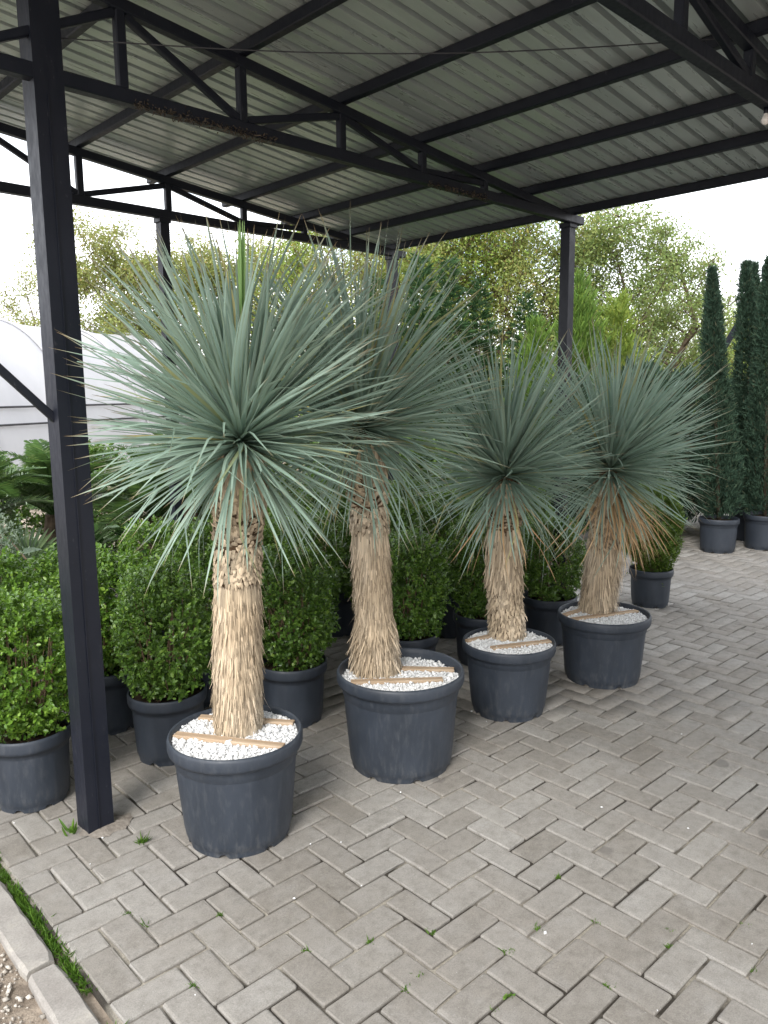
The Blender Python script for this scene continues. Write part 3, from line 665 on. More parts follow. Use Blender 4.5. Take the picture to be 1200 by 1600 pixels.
YU = [  # pot x, y, Rtop, H, Rbottom ; trunk base xy ; trunk top ; radii ; leaves
    dict(p=(1.432, 2.249, .240, .386, .186), b=(1.468, 2.290), t=(1.509, 2.262, 1.385), r=(.084, .081, .078), n=800, sc=.93, f=s1, spear=True,
         lab='yucca with a pale green spear, growing next to the thick post', pl='wide black pot of the yucca next to the thick steel post'),
    dict(p=(2.235, 2.208, .272, .418, .216), b=(2.226, 2.345), t=(2.197, 2.382, 1.405), r=(.098, .074, .080), n=720, sc=.99, f=s2,
         lab='yucca with straw-clad leaning trunk set at the back of its pot', pl='broadest black pot, with the yucca trunk off centre'),
    dict(p=(3.006, 2.211, .230, .361, .177), b=(3.090, 2.280), t=(3.076, 2.300, 1.140), r=(.090, .080, .076), n=680, sc=.90, f=s3,
         lab='yucca with rough scaly trunk and a few tan drooping leaves', pl='black pot of the scaly-trunked yucca', dead=16),
    dict(p=(3.732, 2.105, .250, .373, .200), b=(3.790, 2.198), t=(3.834, 2.160, 1.125), r=(.082, .085, .080), n=680, sc=.96, f=s4,
         lab='yucca with a hanging skirt of dead tan leaves over its trunk', pl='black pot with grey splashes at its foot under the skirted yucca', dead=110, daz=-1.2),
]
names = ['pale-speared yucca', 'leaning straw-clad yucca', 'scaly-trunked yucca', 'yucca with the dead leaf skirt']
for yi, Y in enumerate(YU):
    x, y, Rt, H, Rb = Y['p']; pt = thing('plant_pot', Y['pl'], 'pot', (x, y, 0), yi * 1.3 + .2, 'large yucca pots'); pot_parts(pt, Rt, H, Rb, 'pot')
    gzl = H - (.022, .045, .022, .030)[yi]
    # pebble bed
    def disk(n, r, Rr=Rt * .918):
        q = np.sqrt(r.random(n)) * Rr; a = r.random(n) * 6.283; return np.c_[q * np.cos(a), q * np.sin(a), np.full(n, 0.0) + .002 + r.normal(size=n) * .0025]
    V, Fc = stones(2600, disk, .0062, 60 + yi)
    nb = 40; bv = [(0, 0, 0)] + [(Rt * .925 * math.cos(6.2832 * k / nb), Rt * .925 * math.sin(6.2832 * k / nb), -.002) for k in range(nb)]; bfc = np.array([(0, 1 + k, 1 + (k + 1) % nb) for k in range(nb)])
    tag(ob('white_pebbles', mesh_np('pebble_bed', np.concatenate([bv, V]), np.concatenate([bfc, Fc + len(bv)])), 'pebble', None, (x, y, gzl)), 'bed of white pebbles around the ' + names[yi], 'pebbles', 'pebble beds', kind='stuff')
    bx, by = Y['b']; base = (bx, by, gzl - .02)
    yucca(Y['lab'], base, Y['t'], *Y['r'], Y['n'], Y['sc'], Y['f'], 100 + yi, Y.get('dead', 0), Y.get('daz'), spear=Y.get('spear', False), dead_z=.10)
    # two battens wedged on the pebbles either side of the trunk
    BT = [[((272, 1148), (462, 1172), .034), ((300, 1116), (470, 1128), .03)], [((548, 1066), (692, 1062), .034), ((628, 1045), (716, 1046), .034)], [((768, 1013), (860, 1002), .036), ((727, 1002), (775, 992), .03)], [((893, 968), (1003, 954), .034), ((878, 962), (925, 948), .034)]][yi]
    for k, (pa, pb, ww) in enumerate(BT):
        def onh(px, py, z):
            d = Fv + Rv * ((px - 600) / 1201.4) - Uv * ((py - 800) / 1201.4); return CAM + d * ((z - CAM.z) / d.z)
        a, b_ = onh(*pa, gzl + .008), onh(*pb, gzl + .008)
        # keep the ends inside the rim
        def clampp(p):
            v = Vector((p.x - x, p.y - y)); 
            if v.length > Rt * .90: v = v.normalized() * Rt * .90
            return Vector((x + v.x, y + v.y, gzl + .006))
        a, b_ = clampp(a), clampp(b_); d = b_ - a; tcn = Vector((bx, by, gzl)) ; mb = MB(); mb.box((0, 0, 0), (d.length, ww, .014), None, .002)
        o = mb.build('wooden_batten', 'wood', None, False, (a + b_) / 2 + Vector((0, 0, .002)), (0.03, 0, math.atan2(d.y, d.x)))
        tag(o, ('long' if k == 0 else 'short') + ' wooden batten on the pebbles beside the ' + names[yi], 'batten', 'wooden battens on the pots')

# ------------------------------------------------------------------ boxwoods in pots
def sprig_crown(rx, rz, n, seed, leafL=.017, leafW=.0105, expo=2.6, per=11, up=.5, mname='box', gap=.0):
    r = np.random.default_rng(seed); d = rdir(n, r); k = (np.abs(d / np.array([1, 1, 1])) ** expo).sum(1) ** (-1 / expo)
    lump = 1 + .07 * np.sin(d[:, 0] * 5 + seed) * np.sin(d[:, 1] * 6 + 1) + .05 * np.sin(d[:, 2] * 9 + seed) + r.normal(size=n) * .035
    dep = 1 - np.abs(r.normal(size=n)) * .13
    P = d * (k * lump * dep)[:, None] * np.array([rx, rx, rz])
    D = unit(unit(d) + np.array([0, 0, up]) + r.normal(size=(n, 3)) * .45)
    LL = .055 * np.exp(r.normal(size=n) * .3); j = np.arange(per)
    base = P[:, None] - D[:, None] * LL[:, None, None] + D[:, None] * (LL[:, None] * (j / per)[None])[..., None]
    s_ = unit(np.cross(D, rdir(n, r))); t_ = np.cross(D, s_); ang = (j * 1.57 + (j // 2) * .8)[None, :] + r.random((n, 1)) * 6.28
    side = s_[:, None] * np.cos(ang)[..., None] + t_[:, None] * np.sin(ang)[..., None]
    LD = side * .8 + D[:, None] * .75 + r.normal(size=(n, per, 3)) * .2
    NN = D[:, None] + np.array([0, 0, .6]) + r.normal(size=(n, per, 3)) * .3
    sz = leafL * np.exp(r.normal(size=n * per) * .2)
    V, Fc = leaf_cloud(base.reshape(-1, 3), LD.reshape(-1, 3), NN.reshape(-1, 3), sz, sz * leafW / leafL, .12, .08)
    me = mesh_np('foliage', V, Fc); me.materials.append(M[mname]); return me
def twigs(rx, rz, seed, n=26, base_z=-.02):
    r = np.random.default_rng(seed); b = MB()
    for k in range(n):
        a = r.random() * 6.28; q = math.sqrt(r.random()) * rx * .85; z = r.uniform(.25, 1.5) * rz
        s = Vector((math.cos(a) * .035 * r.random(), math.sin(a) * .035 * r.random(), base_z)); e = Vector((math.cos(a) * q, math.sin(a) * q, z)); mid = s.lerp(e, .5) + Vector((r.normal() * .02, r.normal() * .02, -.02 + .03 * q))
        b.tube([s, mid, e], [.006, .0045, .002], 5, False)
    return b.mesh('stems', True)
CR = [sprig_crown(.205, .30, 1250, 1), sprig_crown(.215, .30, 1250, 2, mname='box_dark'), sprig_crown(.20, .27, 1150, 3), sprig_crown(.22, .31, 1300, 4, mname='box_dark'), sprig_crown(.185, .26, 1250, 5, .022, .008, 2.2, 11, 1.4, 'box_yellow')]
TW = [twigs(.2, .3, k) for k in range(3)]
for t_ in TW: t_.materials.append(M['twig'])
spot = thing('plant_pot', 'x', 'pot', (0, -50, 0)); pot_parts(spot, .170, .30, .14, 'pot_dark', soil=.265, seg=60)
spot2 = thing('plant_pot', 'x', 'pot', (0, -50, 0)); pot_parts(spot2, .158, .295, .135, 'pot', soil=.26, seg=60)
def boxwood(x, y, ci, sc, label, plabel, dusty=False, dz=0, group=None, pgroup=None, kind='boxwood', sz=1.0, ps=1.0):
    p = dup(spot2 if dusty else spot, (x, y, 0), rng.random() * 6.28, (ps, ps, ps), plabel, pgroup)
    t = thing(kind, label, 'shrub', (x, y, .262 * ps), rng.random() * 6.28, group)
    h = (.30, .30, .27, .31, .26)[ci] * sc * sz
    o = ob('foliage', CR[ci], None, t, (0, 0, h + .005 + dz)); o.scale = (sc, sc, sc * sz); o['kind'] = 'stuff'
    s = ob('stems', TW[ci % 3], None, t); s.scale = (sc, sc, sc * sz); return t
BW = 'boxwoods crowded behind the yucca row'; BWL = 'clipped boxwood crowded in the rearmost row behind the yuccas'; BPG = 'pots of the back boxwoods'; BPL = 'black pot under a boxwood in the rearmost row'
boxwood(.985, 3.03, 0, .98, 'bushy boxwood in a dusty pot right beside the thick post', 'dusty black pot of the boxwood beside the thick post', True, group=None)
boxwood(1.563, 2.99, 1, .98, 'boxwood with bare lower twigs between thick post and spear-topped yucca', 'black pot of the bare-twigged boxwood behind the first yucca pot', sz=1.05)
boxwood(2.175, 2.89, 3, 1.0, 'dense dark boxwood between the first two yucca trunks', 'black pot of the boxwood between the first two yuccas', sz=1.0)
boxwood(2.89, 2.80, 1, 1.0, 'boxwood standing directly behind the broadest yucca pot', 'black pot half hidden behind the broadest yucca pot')
boxwood(3.47, 2.75, 3, 1.0, 'boxwood behind the scaly-trunked yucca', 'black pot behind the pot of the scaly-trunked yucca', dz=.02)
boxwood(4.07, 2.68, 1, .95, 'boxwood behind the yucca with the dead leaf skirt', 'black pot behind the pot of the skirted yucca')
boxwood(5.31, 2.62, 4, 1.15, 'yellowish upright clipped shrub standing alone on the open paving', 'black pot of the lone yellowish shrub', kind='clipped_shrub', sz=1.15, ps=.93)
for (x, y, ci, sc, lb) in ((.72, 3.30, 2, 1.0, 'outermost boxwood, by the edge of the paving past the thick post'), (1.06, 3.62, 0, 1.0, 'boxwood backing the one beside the thick post'), (1.50, 3.47, 2, 1.05, 'boxwood standing close behind the bare-twigged boxwood'),
        (2.02, 3.40, 3, 1.05, 'boxwood behind the dense dark one between the first two yuccas'), (2.55, 3.36, 1, 1.1, 'boxwood glimpsed past the straw-clad trunk'), (3.15, 3.28, 3, 1.1, 'tall boxwood in the gap between straw-clad and scaly yuccas'), (3.75, 3.24, 1, 1.08, 'boxwood just behind the one backing the scaly-trunked yucca'), (4.40, 3.15, 3, 1.05, 'boxwood near the eave post behind the skirted yucca')):
    boxwood(x, y, ci, sc * 1.07, lb, 'pot of the ' + lb, group='second row boxwoods', pgroup=BPG)
for (x, y, ci, sc) in ((1.55, 4.0, 2, 1.0), (2.02, 3.92, 0, 1.05), (2.62, 3.88, 1, 1.25), (3.25, 3.80, 3, 1.3), (3.85, 3.74, 1, 1.25), (4.5, 3.66, 3, 1.2), (.9, 4.15, 0, 1.0)):
    boxwood(x, y, ci, sc, BWL, BPL, group=BW, pgroup=BPG)
for o in (spot, spot2):
    for ch in list(o.children): bpy.data.objects.remove(ch)
    bpy.data.objects.remove(o)

# ------------------------------------------------------------------ cypresses in pots
def column_mesh(Rm, H, n, seed, mname, tipR=.25, ll=.05, lw=.010, two=False, up=1.6, belly=.2, per=6, out=.9):
    r = np.random.default_rng(seed); t = r.random(n) ** .9; a = r.random(n) * 6.283
    prof = np.where(t < belly, .82 + .18 * t / belly, 1 - (1 - tipR) * ((t - belly) / (1 - belly)) ** .95) * np.where(t > .86, np.clip((1.01 - t) / .15, 0, 1) ** .7, 1)
    lump = 1 + .20 * np.sin(a * 3 + t * 14 + seed) * np.sin(t * 19 + a * 2) + .10 * np.sin(t * 41 + a * 5) + r.normal(size=n) * .12
    q = Rm * prof * lump * (1 - np.abs(r.normal(size=n)) * .22)
    P = np.c_[q * np.cos(a), q * np.sin(a), t * H]
    if two: P[:, 0] += np.where(r.random(n) < .5, 1, -1) * Rm * .55 * np.clip((t - .55) / .4, 0, 1)
    D = unit(np.c_[np.cos(a) * out, np.sin(a) * out, np.full(n, up)] + r.normal(size=(n, 3)) * .35)
    j = np.arange(per); base = P[:, None] + D[:, None] * (j / per * ll * 1.0)[None, :, None]
    LD = D[:, None] + r.normal(size=(n, per, 3)) * .38; NN = rdir(n * per, r)
    V, Fc = leaf_cloud(base.reshape(-1, 3), LD.reshape(-1, 3), NN, ll * np.exp(r.normal(size=n * per) * .25), lw, .2)
    me = mesh_np('foliage', V, Fc); me.materials.append(M[mname]); return me
def potted_column(x, y, mesh, H, label, plabel, ps=1.15, kind='cypress', lean=(0, 0), pot=True, group=None, sc=1.0, cat='cypress'):
    z0 = 0
    if pot:
        p = thing('plant_pot', plabel, 'pot', (x, y, 0), rng.random() * 6); pot_parts(p, .165 * ps, .29 * ps, .138 * ps, 'pot_dark', soil=.26 * ps, seg=48); z0 = .262 * ps
    t = thing(kind, label, cat, (x, y, z0), rng.random() * 6.28 if lean == (0, 0) else 0, group); t.rotation_euler.x, t.rotation_euler.y = lean
    f = ob('foliage', mesh, None, t, (0, 0, .03)); f.scale = (sc,) * 3; f['kind'] = 'stuff'
    b = MB(); b.tube([(0, 0, -.02), (0, 0, H * .5 * sc), (0, 0, H * .85 * sc)], [.022, .014, .005], 7); b.build('trunk', 'bark', t, True); return t
CM = [column_mesh(.185, 2.36, 5200, 1, 'cypress', .10, ll=.042, lw=.0065), column_mesh(.19, 2.50, 6200, 2, 'cypress', .22, ll=.042, lw=.0065, two=True), column_mesh(.22, 2.45, 5600, 3, 'cypress', .10, ll=.042, lw=.0065), None]
potted_column(7.60, 3.07, CM[0], 2.4, 'slender dark cypress beside the twin-topped cypress', 'black pot of the slender cypress', 1.15, lean=(-.065, -.045))
potted_column(8.42, 3.10, CM[1], 2.5, 'tall cypress with twin tips in front of the slanting pole', 'black pot of the twin-tipped cypress', lean=(-.045, -.02))
potted_column(8.05, 2.80, CM[2], 2.5, 'cypress on the outer side of the cypress group', 'black pot of the outer cypress', 1.2, lean=(-.035, -.025))
potted_column(8.95, 2.75, CM[1], 2.5, 'cypress standing behind the outer cypress of the group', 'black pot of the cypress behind the outer one')
# slanting pole
pl = thing('slanting_pole', 'dark slanting steel pole behind the cypresses', 'pole', (8.62, 4.75, -.05))
a, b_ = Vector((0, 0, 0)), Vector((9.21, 3.35, 2.80)) - Vector((8.62, 4.75, -.05)); e_ = a + (b_ - a) * 1.25
b = MB(); b.beam(a, e_, .07, .07); b.build('shaft', 'steel', pl)
b = MB(); b.box(e_ * .82 , (.12, .16, .12), None, .006); b.build('bracket', 'steel', pl)

# ------------------------------------------------------------------ conifers, golden shrubs behind
def feather_mesh(Rm, H, nb, seed, mname, up=.2, ll=.06, lw=.010, per=70, conic=1.0, z0=.06):
    r = np.random.default_rng(seed); P, D = [], []
    for k in range(nb):
        t = z0 + (1 - z0) * (k + r.random()) / nb; az = k * 2.4 + r.normal() * .4; ln = Rm * ((1 - t) ** conic * .95 + .07) * (.55 + .6 * r.random()); n = max(12, int(per * ln / Rm))
        d = np.array([math.cos(az), math.sin(az), up + r.normal() * .15]); q = r.random(n) ** .75; sidev = np.array([-math.sin(az), math.cos(az), 0])
        fan_ = (1 - .6 * q) * .30 * ln
        p = np.array([0, 0, t * H]) + d * (q * ln)[:, None] + sidev * (r.normal(size=n) * fan_)[:, None] + np.array([0, 0, 1]) * (-.18 * ln * q * (1 - q) * 2 + r.normal(size=n) * .05 * ln)[:, None]
        P.append(p); D.append(d * .8 + sidev * r.normal(size=n)[:, None] * .7 + r.normal(size=(n, 3)) * .25 + np.array([0, 0, up]))
    P, D = np.concatenate(P), np.concatenate(D); n = len(P)
    V, Fc = leaf_cloud(P, D, rdir(n, r) + np.array([0, 0, .4]), ll * np.exp(r.normal(size=n) * .3), lw, .2)
    me = mesh_np('foliage', V, Fc); me.materials.append(M[mname]); return me
FM = [feather_mesh(.62, 3.0, 150, 11, 'conifer', .25, .085, .014, 150, .75), feather_mesh(.50, 2.3, 170, 12, 'thuja', 1.0, .07, .012, 130, .7), feather_mesh(.60, 2.2, 150, 13, 'gold', .6, .07, .016, 110, .6)]
CM[3] = feather_mesh(.5, 1.7, 120, 41, 'cypress', .9, .075, .013, 120, .55)
HG = 'dark conifers massed behind the cypresses'; HL = 'dark bushy conifer in the mass behind the cypresses and skirted yucca'
for (x, y, sc) in ((7.6, 4.0, 1.05), (8.3, 4.05, 1.0), (8.9, 3.7, .8), (9.3, 3.3, .75), (9.6, 2.8, .72), (6.6, 4.1, .95), (9.9, 2.2, .7), (7.1, 3.55, .75), (8.0, 3.65, 1.0), (7.75, 3.7, .9), (8.7, 3.5, .95)):
    potted_column(x, y, CM[3], 1.6, HL, None, kind='dark_conifer', pot=False, group=HG, sc=sc, cat='conifer')
for px, top, dist, label in ((655, 395, 8.8, 'dark feathery conifer next to the far corner post'), (700, 400, 9.3, 'dark conifer behind the leaning yucca crown'), (750, 432, 9.6, 'slim dark spruce-like conifer against the pale trees'), (822, 455, 10, 'dusky conifer near the white-edged eave post'), (590, 430, 8.4, 'dark conifer hidden partly by the straw-clad yucca crown')):
    p = ring(px, top, dist); potted_column(p.x, p.y, FM[0], 3.0, label, None, kind='conifer', pot=False, sc=(p.z + .05) / 3.05, cat='conifer').location.z = -.06
for px, top, dist, mi, label in ((838, 508, 8.0, 1, 'bright green thuja beside the eave post'), (905, 440, 9.2, 1, 'yellow-green thuja on the outer side of the eave post'), (965, 455, 9.6, 2, 'golden yellow shrub beyond the skirted yucca'), (1015, 560, 10.5, 2, 'low golden bush near the slanting pole'), (1100, 580, 12, 2, 'yellow bush seen past the slender cypress')):
    p = ring(px, top, dist); potted_column(p.x, p.y, FM[mi], 2.2, label, None, kind='thuja', pot=False, sc=(p.z + .05) / 2.3, cat='shrub').location.z = -.06

# ------------------------------------------------------------------ background trees
def tree(x, y, H, cw, mname, label, seed, n=9000, bare=.28, leaf=.085, group='trees beyond the shelter'):
    r = np.random.default_rng(seed); t = thing('tree', label, 'tree', (x, y, -.06), 0, group); b = MB()
    tp = [Vector((0, 0, 0))]; 
    for k in range(1, 7): tp.append(Vector((r.normal() * .05 * k, r.normal() * .05 * k, H * .9 * k / 6)))
    b.tube(tp, [.11, .09, .075, .055, .04, .025, .01], 8); tips = []
    for k in range(30):
        u = bare + (1 - bare) * (k + r.random()) / 30; f = u * 6 * .98; i0 = int(f); s = tp[i0].lerp(tp[min(i0 + 1, 6)], f - i0); az = k * 2.4 + r.normal() * .4
        reach = cw * (1 - .55 * max(0, (u - .45) / .55) ** 1.3) * (.6 + .5 * r.random()) * (.75 if u < .35 else 1); rise = reach * (.35 + .5 * r.random()) * (.6 + u)
        e = s + Vector((math.cos(az) * reach, math.sin(az) * reach, rise)); mid = s.lerp(e, .5) + Vector((0, 0, -.06 * reach))
        b.tube([s, mid, e], [.032 * (1.15 - u), .02 * (1.15 - u), .006], 5, False)
        for w_ in range(6):
            g_ = s.lerp(e, .35 + .65 * r.random()); e3 = g_ + Vector((r.normal() * .3, r.normal() * .3, r.normal() * .25 + .1)) * cw * .38; b.tube([g_, e3], [.009, .003], 4, False); tips.append(e3); tips.append(g_.lerp(e3, .5))
        tips.append(e)
    tips += [tp[6] + Vector((r.normal() * .15, r.normal() * .15, H * .08 * r.random())) for _ in range(8)]
    T = np.array(tips); wt = r.random(len(T)) ** 2.0; wt /= wt.sum(); idx = r.choice(len(T), n, p=wt)
    P = T[idx] + r.normal(size=(n, 3)) * np.array([.17, .17, .12]) * (cw / 1.5) ** .5
    V, Fc = leaf_cloud(P, rdir(n, r) + np.array([0, 0, -.25]), rdir(n, r) + np.array([0, 0, .5]), leaf * np.exp(r.normal(size=n) * .25), leaf * .5, .15, .1)
    b.build('trunk', 'bark', t, True); o = ob('crown', mesh_np('crown', V, Fc), mname, t); o['kind'] = 'stuff'; return t
for (px, top, dist, cw, mname, label, n) in (
        (170, 365, 20, 1.9, 'tree_olive', 'olive brown tree rising behind the white polytunnel', 11000), (275, 395, 21, 1.8, 'tree_olive', 'olive tree behind the polytunnel and slim post', 10000), (40, 428, 26, 1.9, 'tree_olive', 'small sparse tree above the polytunnel ridge', 2600), (390, 400, 20, 1.9, 'tree_olive', 'olive tree behind the spear-topped yucca', 9000),
        (500, 345, 13, 1.5, 'tree_green', 'leafy tree behind the first two yucca crowns', 9000), (610, 320, 12, 1.5, 'tree_olive', 'olive tree behind the far corner post', 9000), (700, 300, 11.8, 1.5, 'tree_green', 'reddish-tinged olive tree behind the dark conifers', 10000), (790, 310, 12, 1.5, 'tree_olive', 'olive tree between the conifers and the eave post', 9000),
        (905, 335, 12.6, 1.35, 'tree_pale', 'pale green tree just outside the eave post', 8500), (985, 350, 12.8, 1.2, 'tree_pale', 'pale leafy tree behind the golden shrub', 7500), (1062, 318, 13, .75, 'tree_pale', 'tallest airy pale tree against the white sky', 4800), (1080, 470, 15, 1.2, 'tree_pale', 'airy tree behind the slanting pole', 5000), (1150, 520, 19, 1.5, 'tree_green', 'low tree far behind the cypresses', 6000), (1240, 520, 17, 1.5, 'tree_green', 'green tree beyond the cypress group', 6000)):
    p = ring(px, top, dist); tree(p.x, p.y, (p.z + .06) / 1.0, cw, mname, label, int(px * 7 + 3), int(n * 2.3), leaf=.048 if dist < 16 else .07)
# low hedge far away closing the horizon
r = np.random.default_rng(31); n = 26000; P = np.zeros((n, 3))
for i in range(n):
    px = r.uniform(-500, 1700); q = ring(px, 600, 17 + r.random() * 4 if px > 420 else 26 + r.random() * 4); P[i] = (q.x, q.y, r.random() ** .8 * (1.7 + .5 * math.sin(px * .02)))
V, Fc = leaf_cloud(P, rdir(n, r), rdir(n, r) + np.array([0, 0, .4]), .16, .09)
tag(ob('far_hedge', mesh_np('far_hedge', V, Fc), 'tree_green'), 'far hedge mass closing the view behind the trees', 'hedge', kind='stuff')

# ------------------------------------------------------------------ polytunnel
ta, tb = Vector((3.2, 11.95, 0)), Vector((10.2, 15.9, 0)); ta = ta - (tb - ta) * .9; ax = (tb - ta).normalized(); sd_ = Vector((ax.y, -ax.x, 0)); LT = (tb - ta).length
tun = thing('polytunnel', 'long white plastic polytunnel greenhouse behind the plants', 'greenhouse', ta)
ctr_off = -sd_ * 1.9
def arch(t): # t -1..1 across
    return (t * 2.1, 3.02 * (1 - abs(t) ** 2.2) ** .60)
nA, nL = 26, 36; v = []; f = []
rr = np.random.default_rng(5)
for j in range(nL + 1):
    u = j / nL * LT; sag = .02 * abs(math.sin(j / nL * LT / 2.0 * math.pi))
    for k in range(nA + 1):
        t = -1 + 2 * k / nA; x_, z_ = arch(t); pp = ctr_off + ax * u + sd_ * x_ * (1 - sag); v.append((pp.x, pp.y, z_ * (1 - sag) - .06))
for j in range(nL):
    for k in range(nA): f.append((j * (nA + 1) + k, j * (nA + 1) + k + 1, (j + 1) * (nA + 1) + k + 1, (j + 1) * (nA + 1) + k))
b = MB(); b.add(v, f); b.build('film_cover', 'film', tun, True)
u = 0
while u < LT + .01:
    b = MB(); pts = []
    for k in range(nA + 1): x_, z_ = arch(-1 + 2 * k / nA); pp = ctr_off + ax * u + sd_ * x_ * 1.004; pts.append((pp.x, pp.y, z_ * 1.003 - .06))
    b.tube(pts, .022, 6); b.build('hoop', 'film', tun, True); u += 2.0
for zz in (1.42, 1.15):
    k = 1.0
    for q in range(400):
        t = 1 - q / 400 * .5; x_, z_ = arch(t)
        if z_ - .06 >= zz: break
    b = MB(); p0 = ctr_off + sd_ * (x_ + .02) + Vector((0, 0, zz)); b.tube([p0, p0 + ax * LT], .017, 6); b.build('side_rail', 'wire', tun, True)

# ------------------------------------------------------------------ cycads, fan palm, broad-leaf shrub
def frond(Ln, seed, arch_=.45, nl=44, lw=.011, ll=.17):
    r = np.random.default_rng(seed); P = []
    cur = lambda t: np.array([Ln * t * (1 - .18 * t), 0, Ln * arch_ * (t - 1.15 * t * t)])
    V, D, N_, L_ = [], [], [], []
    for k in range(nl):
        t = .14 + .86 * k / nl
        for s in (-1, 1):
            V.append(cur(t)); tg = cur(t + .02) - cur(t); tg /= np.linalg.norm(tg); D.append(tg * .55 + np.array([0, s, 0]) + np.array([0, 0, .35]) + r.normal(size=3) * .06); N_.append([0, 0, 1]); L_.append(ll * math.sin(math.pi * (.18 + .80 * t)) ** .7)
    v, f = leaf_cloud(np.array(V), np.array(D), np.array(N_), np.array(L_), lw, .2, .12)
    b = MB(); b.tube([cur(t) for t in np.linspace(0, 1, 10)], [.008 * (1 - .8 * t) for t in np.linspace(0, 1, 10)], 5)
    o = len(v); me = mesh_np('frond', np.concatenate([v, np.array([tuple(q) for q in b.v])]), [np.concatenate([f, np.array([[i + o for i in q] for q in b.f if len(q) == 4])])]); me.materials.append(M['cycad']); return me
FR = [frond(.85, k, .35 + .1 * k) for k in range(4)]
def cycad(x, y, zt, n, sc, label, seed):
    r = np.random.default_rng(seed); t = thing('cycad', label, 'palm', (x, y, -.05)); b = MB(); b.tube([(0, 0, 0), (0, 0, zt * .6), (0, 0, zt + .04)], [.12, .13, .08], 12); b.build('trunk', 'bark', t)
    for k in range(n):
        el = R(r.uniform(2, 72)); o = ob('frond', FR[int(r.integers(4))], None, t, (0, 0, zt), (0, -el, k * 2.4 + r.normal() * .2)); o.rotation_mode = 'XYZ'; o.scale = (sc,) * 3
cycad(1.50, 5.45, .72, 34, .95, 'cycad with arching fronds behind the boxwoods beside the thick post', 1)
cycad(2.72, 5.25, .70, 40, .90, 'cycad with upright fronds under the polytunnel edge behind the first yucca', 2)
cycad(3.4, 6.0, .75, 34, .95, 'cycad set back towards the polytunnel beside the slim post', 5)
cycad(2.25, 5.9, .70, 34, .95, 'cycad near the polytunnel with dusty fronds', 3)
ft = thing('fan_palm', 'fan palm with stiff grey-green fans behind the boxwoods', 'palm', (1.62, 4.75, -.05)); b = MB(); b.tube([(0, 0, 0), (0, 0, .4)], [.1, .08], 10); b.build('trunk', 'bark', ft)
def fan(seed):
    r = np.random.default_rng(seed); n = 30; a = np.linspace(-2.0, 2.0, n); D = np.c_[np.cos(a), np.sin(a), .12 * np.ones(n) + r.normal(size=n) * .04]; v, f = leaf_cloud(np.tile([.32, 0, 0], (n, 1)), D, np.tile([0, 0, 1], (n, 1)), .36 - .10 * (np.abs(a) / 2), .030, .3, .1)
    b = MB(); b.tube([(0, 0, 0), (.17, 0, .01), (.33, 0, 0)], [.007, .006, .005], 5); o = len(v); me = mesh_np('fan_leaf', np.concatenate([v, np.array([tuple(q) for q in b.v])]), [np.concatenate([f, np.array([[i + o for i in q] for q in b.f if len(q) == 4])])]); me.materials.append(M['fan']); return me
FA = [fan(1), fan(2)]
for k in range(20): ob('fan_leaf', FA[k % 2], None, ft, (0, 0, .38), (rng.normal() * .2, -R(rng.uniform(0, 45)), k * 2.4))
lf = leaf_cloud(np.zeros((1, 3)), np.array([[1., 0, 0]]), np.array([[0, 0, 1.]]), .17, .065, .2, .2); LFM = mesh_np('broad_leaf', *lf); LFM.materials.append(M['bigleaf'])
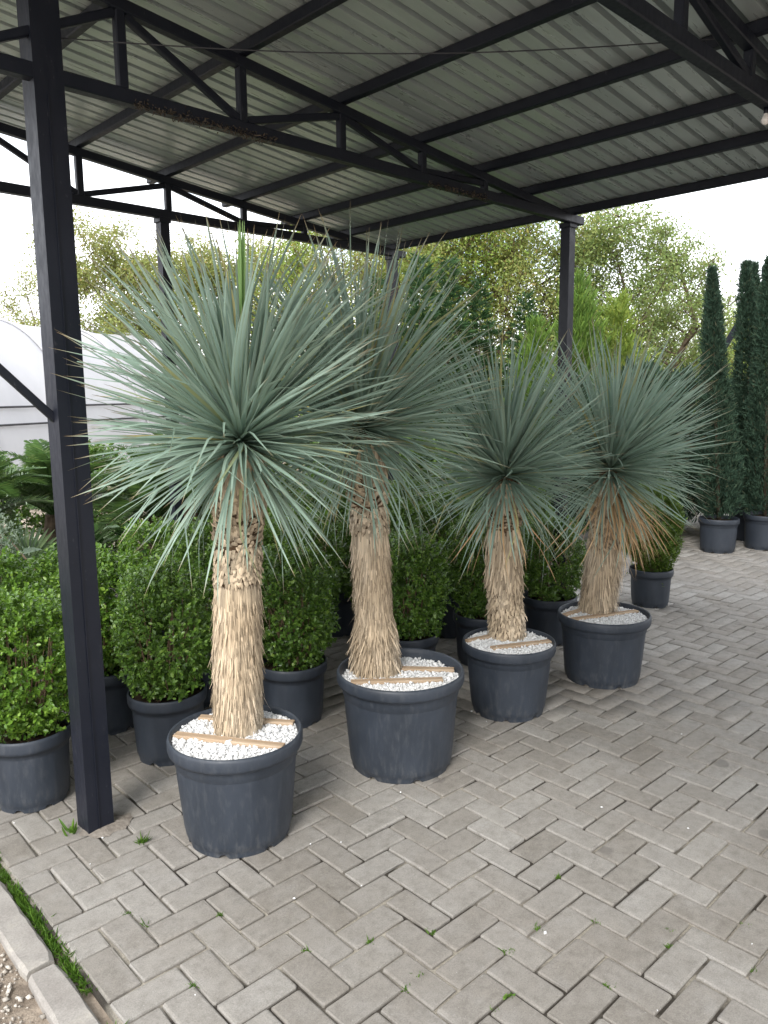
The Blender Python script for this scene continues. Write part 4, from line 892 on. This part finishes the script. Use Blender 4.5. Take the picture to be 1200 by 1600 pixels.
for (x, y, label, seed) in ((1.05, 5.0, 'glossy broad-leaved young tree behind the boxwoods', 1), (1.95, 4.6, 'small glossy broad-leaved plant beside the fan palm', 2), (2.55, 4.75, 'broad-leaved plant in the shade before the cycads', 3)):
    r = np.random.default_rng(seed); t = thing('broadleaf_plant', label, 'plant', (x, y, -.05)); b = MB(); st = []
    for k in range(5):
        e = Vector((r.normal() * .16, r.normal() * .16, .60 + r.random() * .25)); b.tube([(0, 0, 0), e * .5 + Vector((0, 0, .05)), e], [.012, .008, .004], 6); st.append(e)
    b.build('stems', 'bark', t, True)
    for k in range(70):
        e = st[k % 5]; q = e * (.45 + .55 * r.random()); ob('leaf', LFM, None, t, q, (r.normal() * .4, -R(r.uniform(-10, 60)), r.random() * 6.28))
EG = 'evergreen shrubs filling the bed before the polytunnel'
for q, (x, y, sc) in enumerate(((.5, 5.6, 1.4), (1.3, 6.9, 1.5), (2.1, 7.4, 1.7), (3.1, 7.3, 1.7), (3.9, 6.3, 1.9), (3.6, 5.3, 1.6), (4.7, 6.0, 1.9), (4.5, 5.0, 1.7), (5.4, 5.4, 1.9), (5.6, 4.5, 1.7), (6.3, 5.0, 1.8), (6.2, 6.0, 1.9))):
    t = thing('evergreen_shrub', 'dark evergreen shrub in the bed behind the boxwood rows', 'shrub', (x, y, -.05), q * 1.7, EG)
    o = ob('foliage', CR[3 if q % 2 else 1], None, t, (0, 0, .36 * sc)); o.scale = (sc * 1.25, sc * 1.25, sc * 1.15); o['kind'] = 'stuff'; st_ = ob('stems', TW[q % 3], None, t); st_.scale = (sc,) * 3
# silver shrub beside the post
V, Fc = leaf_cloud(*(lambda n, r: (r.normal(size=(n, 3)) * np.array([.10, .10, .12]) + np.array([0, 0, .62]), rdir(n, r) + np.array([0, 0, .8]), rdir(n, r)))(900, np.random.default_rng(8)), .03, .012)
ss = thing('silver_shrub', 'silvery-leaved shrub poking up among the boxwoods near the thick post', 'shrub', (1.22, 3.98, -.04)); o = ob('foliage', mesh_np('silver_foliage', V, Fc), 'grey_leaf', ss, (0, 0, .55)); o.scale = (.6, .6, .6); o['kind'] = 'stuff'
b = MB(); b.tube([(0, 0, 0), (0, 0, .5), (.02, 0, .95)], [.012, .008, .004], 6); b.build('stem', 'bark', ss, True)

# ------------------------------------------------------------------ overhead wires far left
for k in range(5):
    b = MB(); a = ring(-260, 300 + k * 5, 27); c_ = ring(420, 352 + k * 3, 34); pts = [a.lerp(c_, t / 20) + Vector((0, 0, -.55 * math.sin(math.pi * t / 20))) for t in range(21)]
    b.tube(pts, .012, 4); tag(b.build('overhead_wire', 'wire'), 'overhead wire sagging across the sky above the polytunnel', 'wire', 'overhead wires')
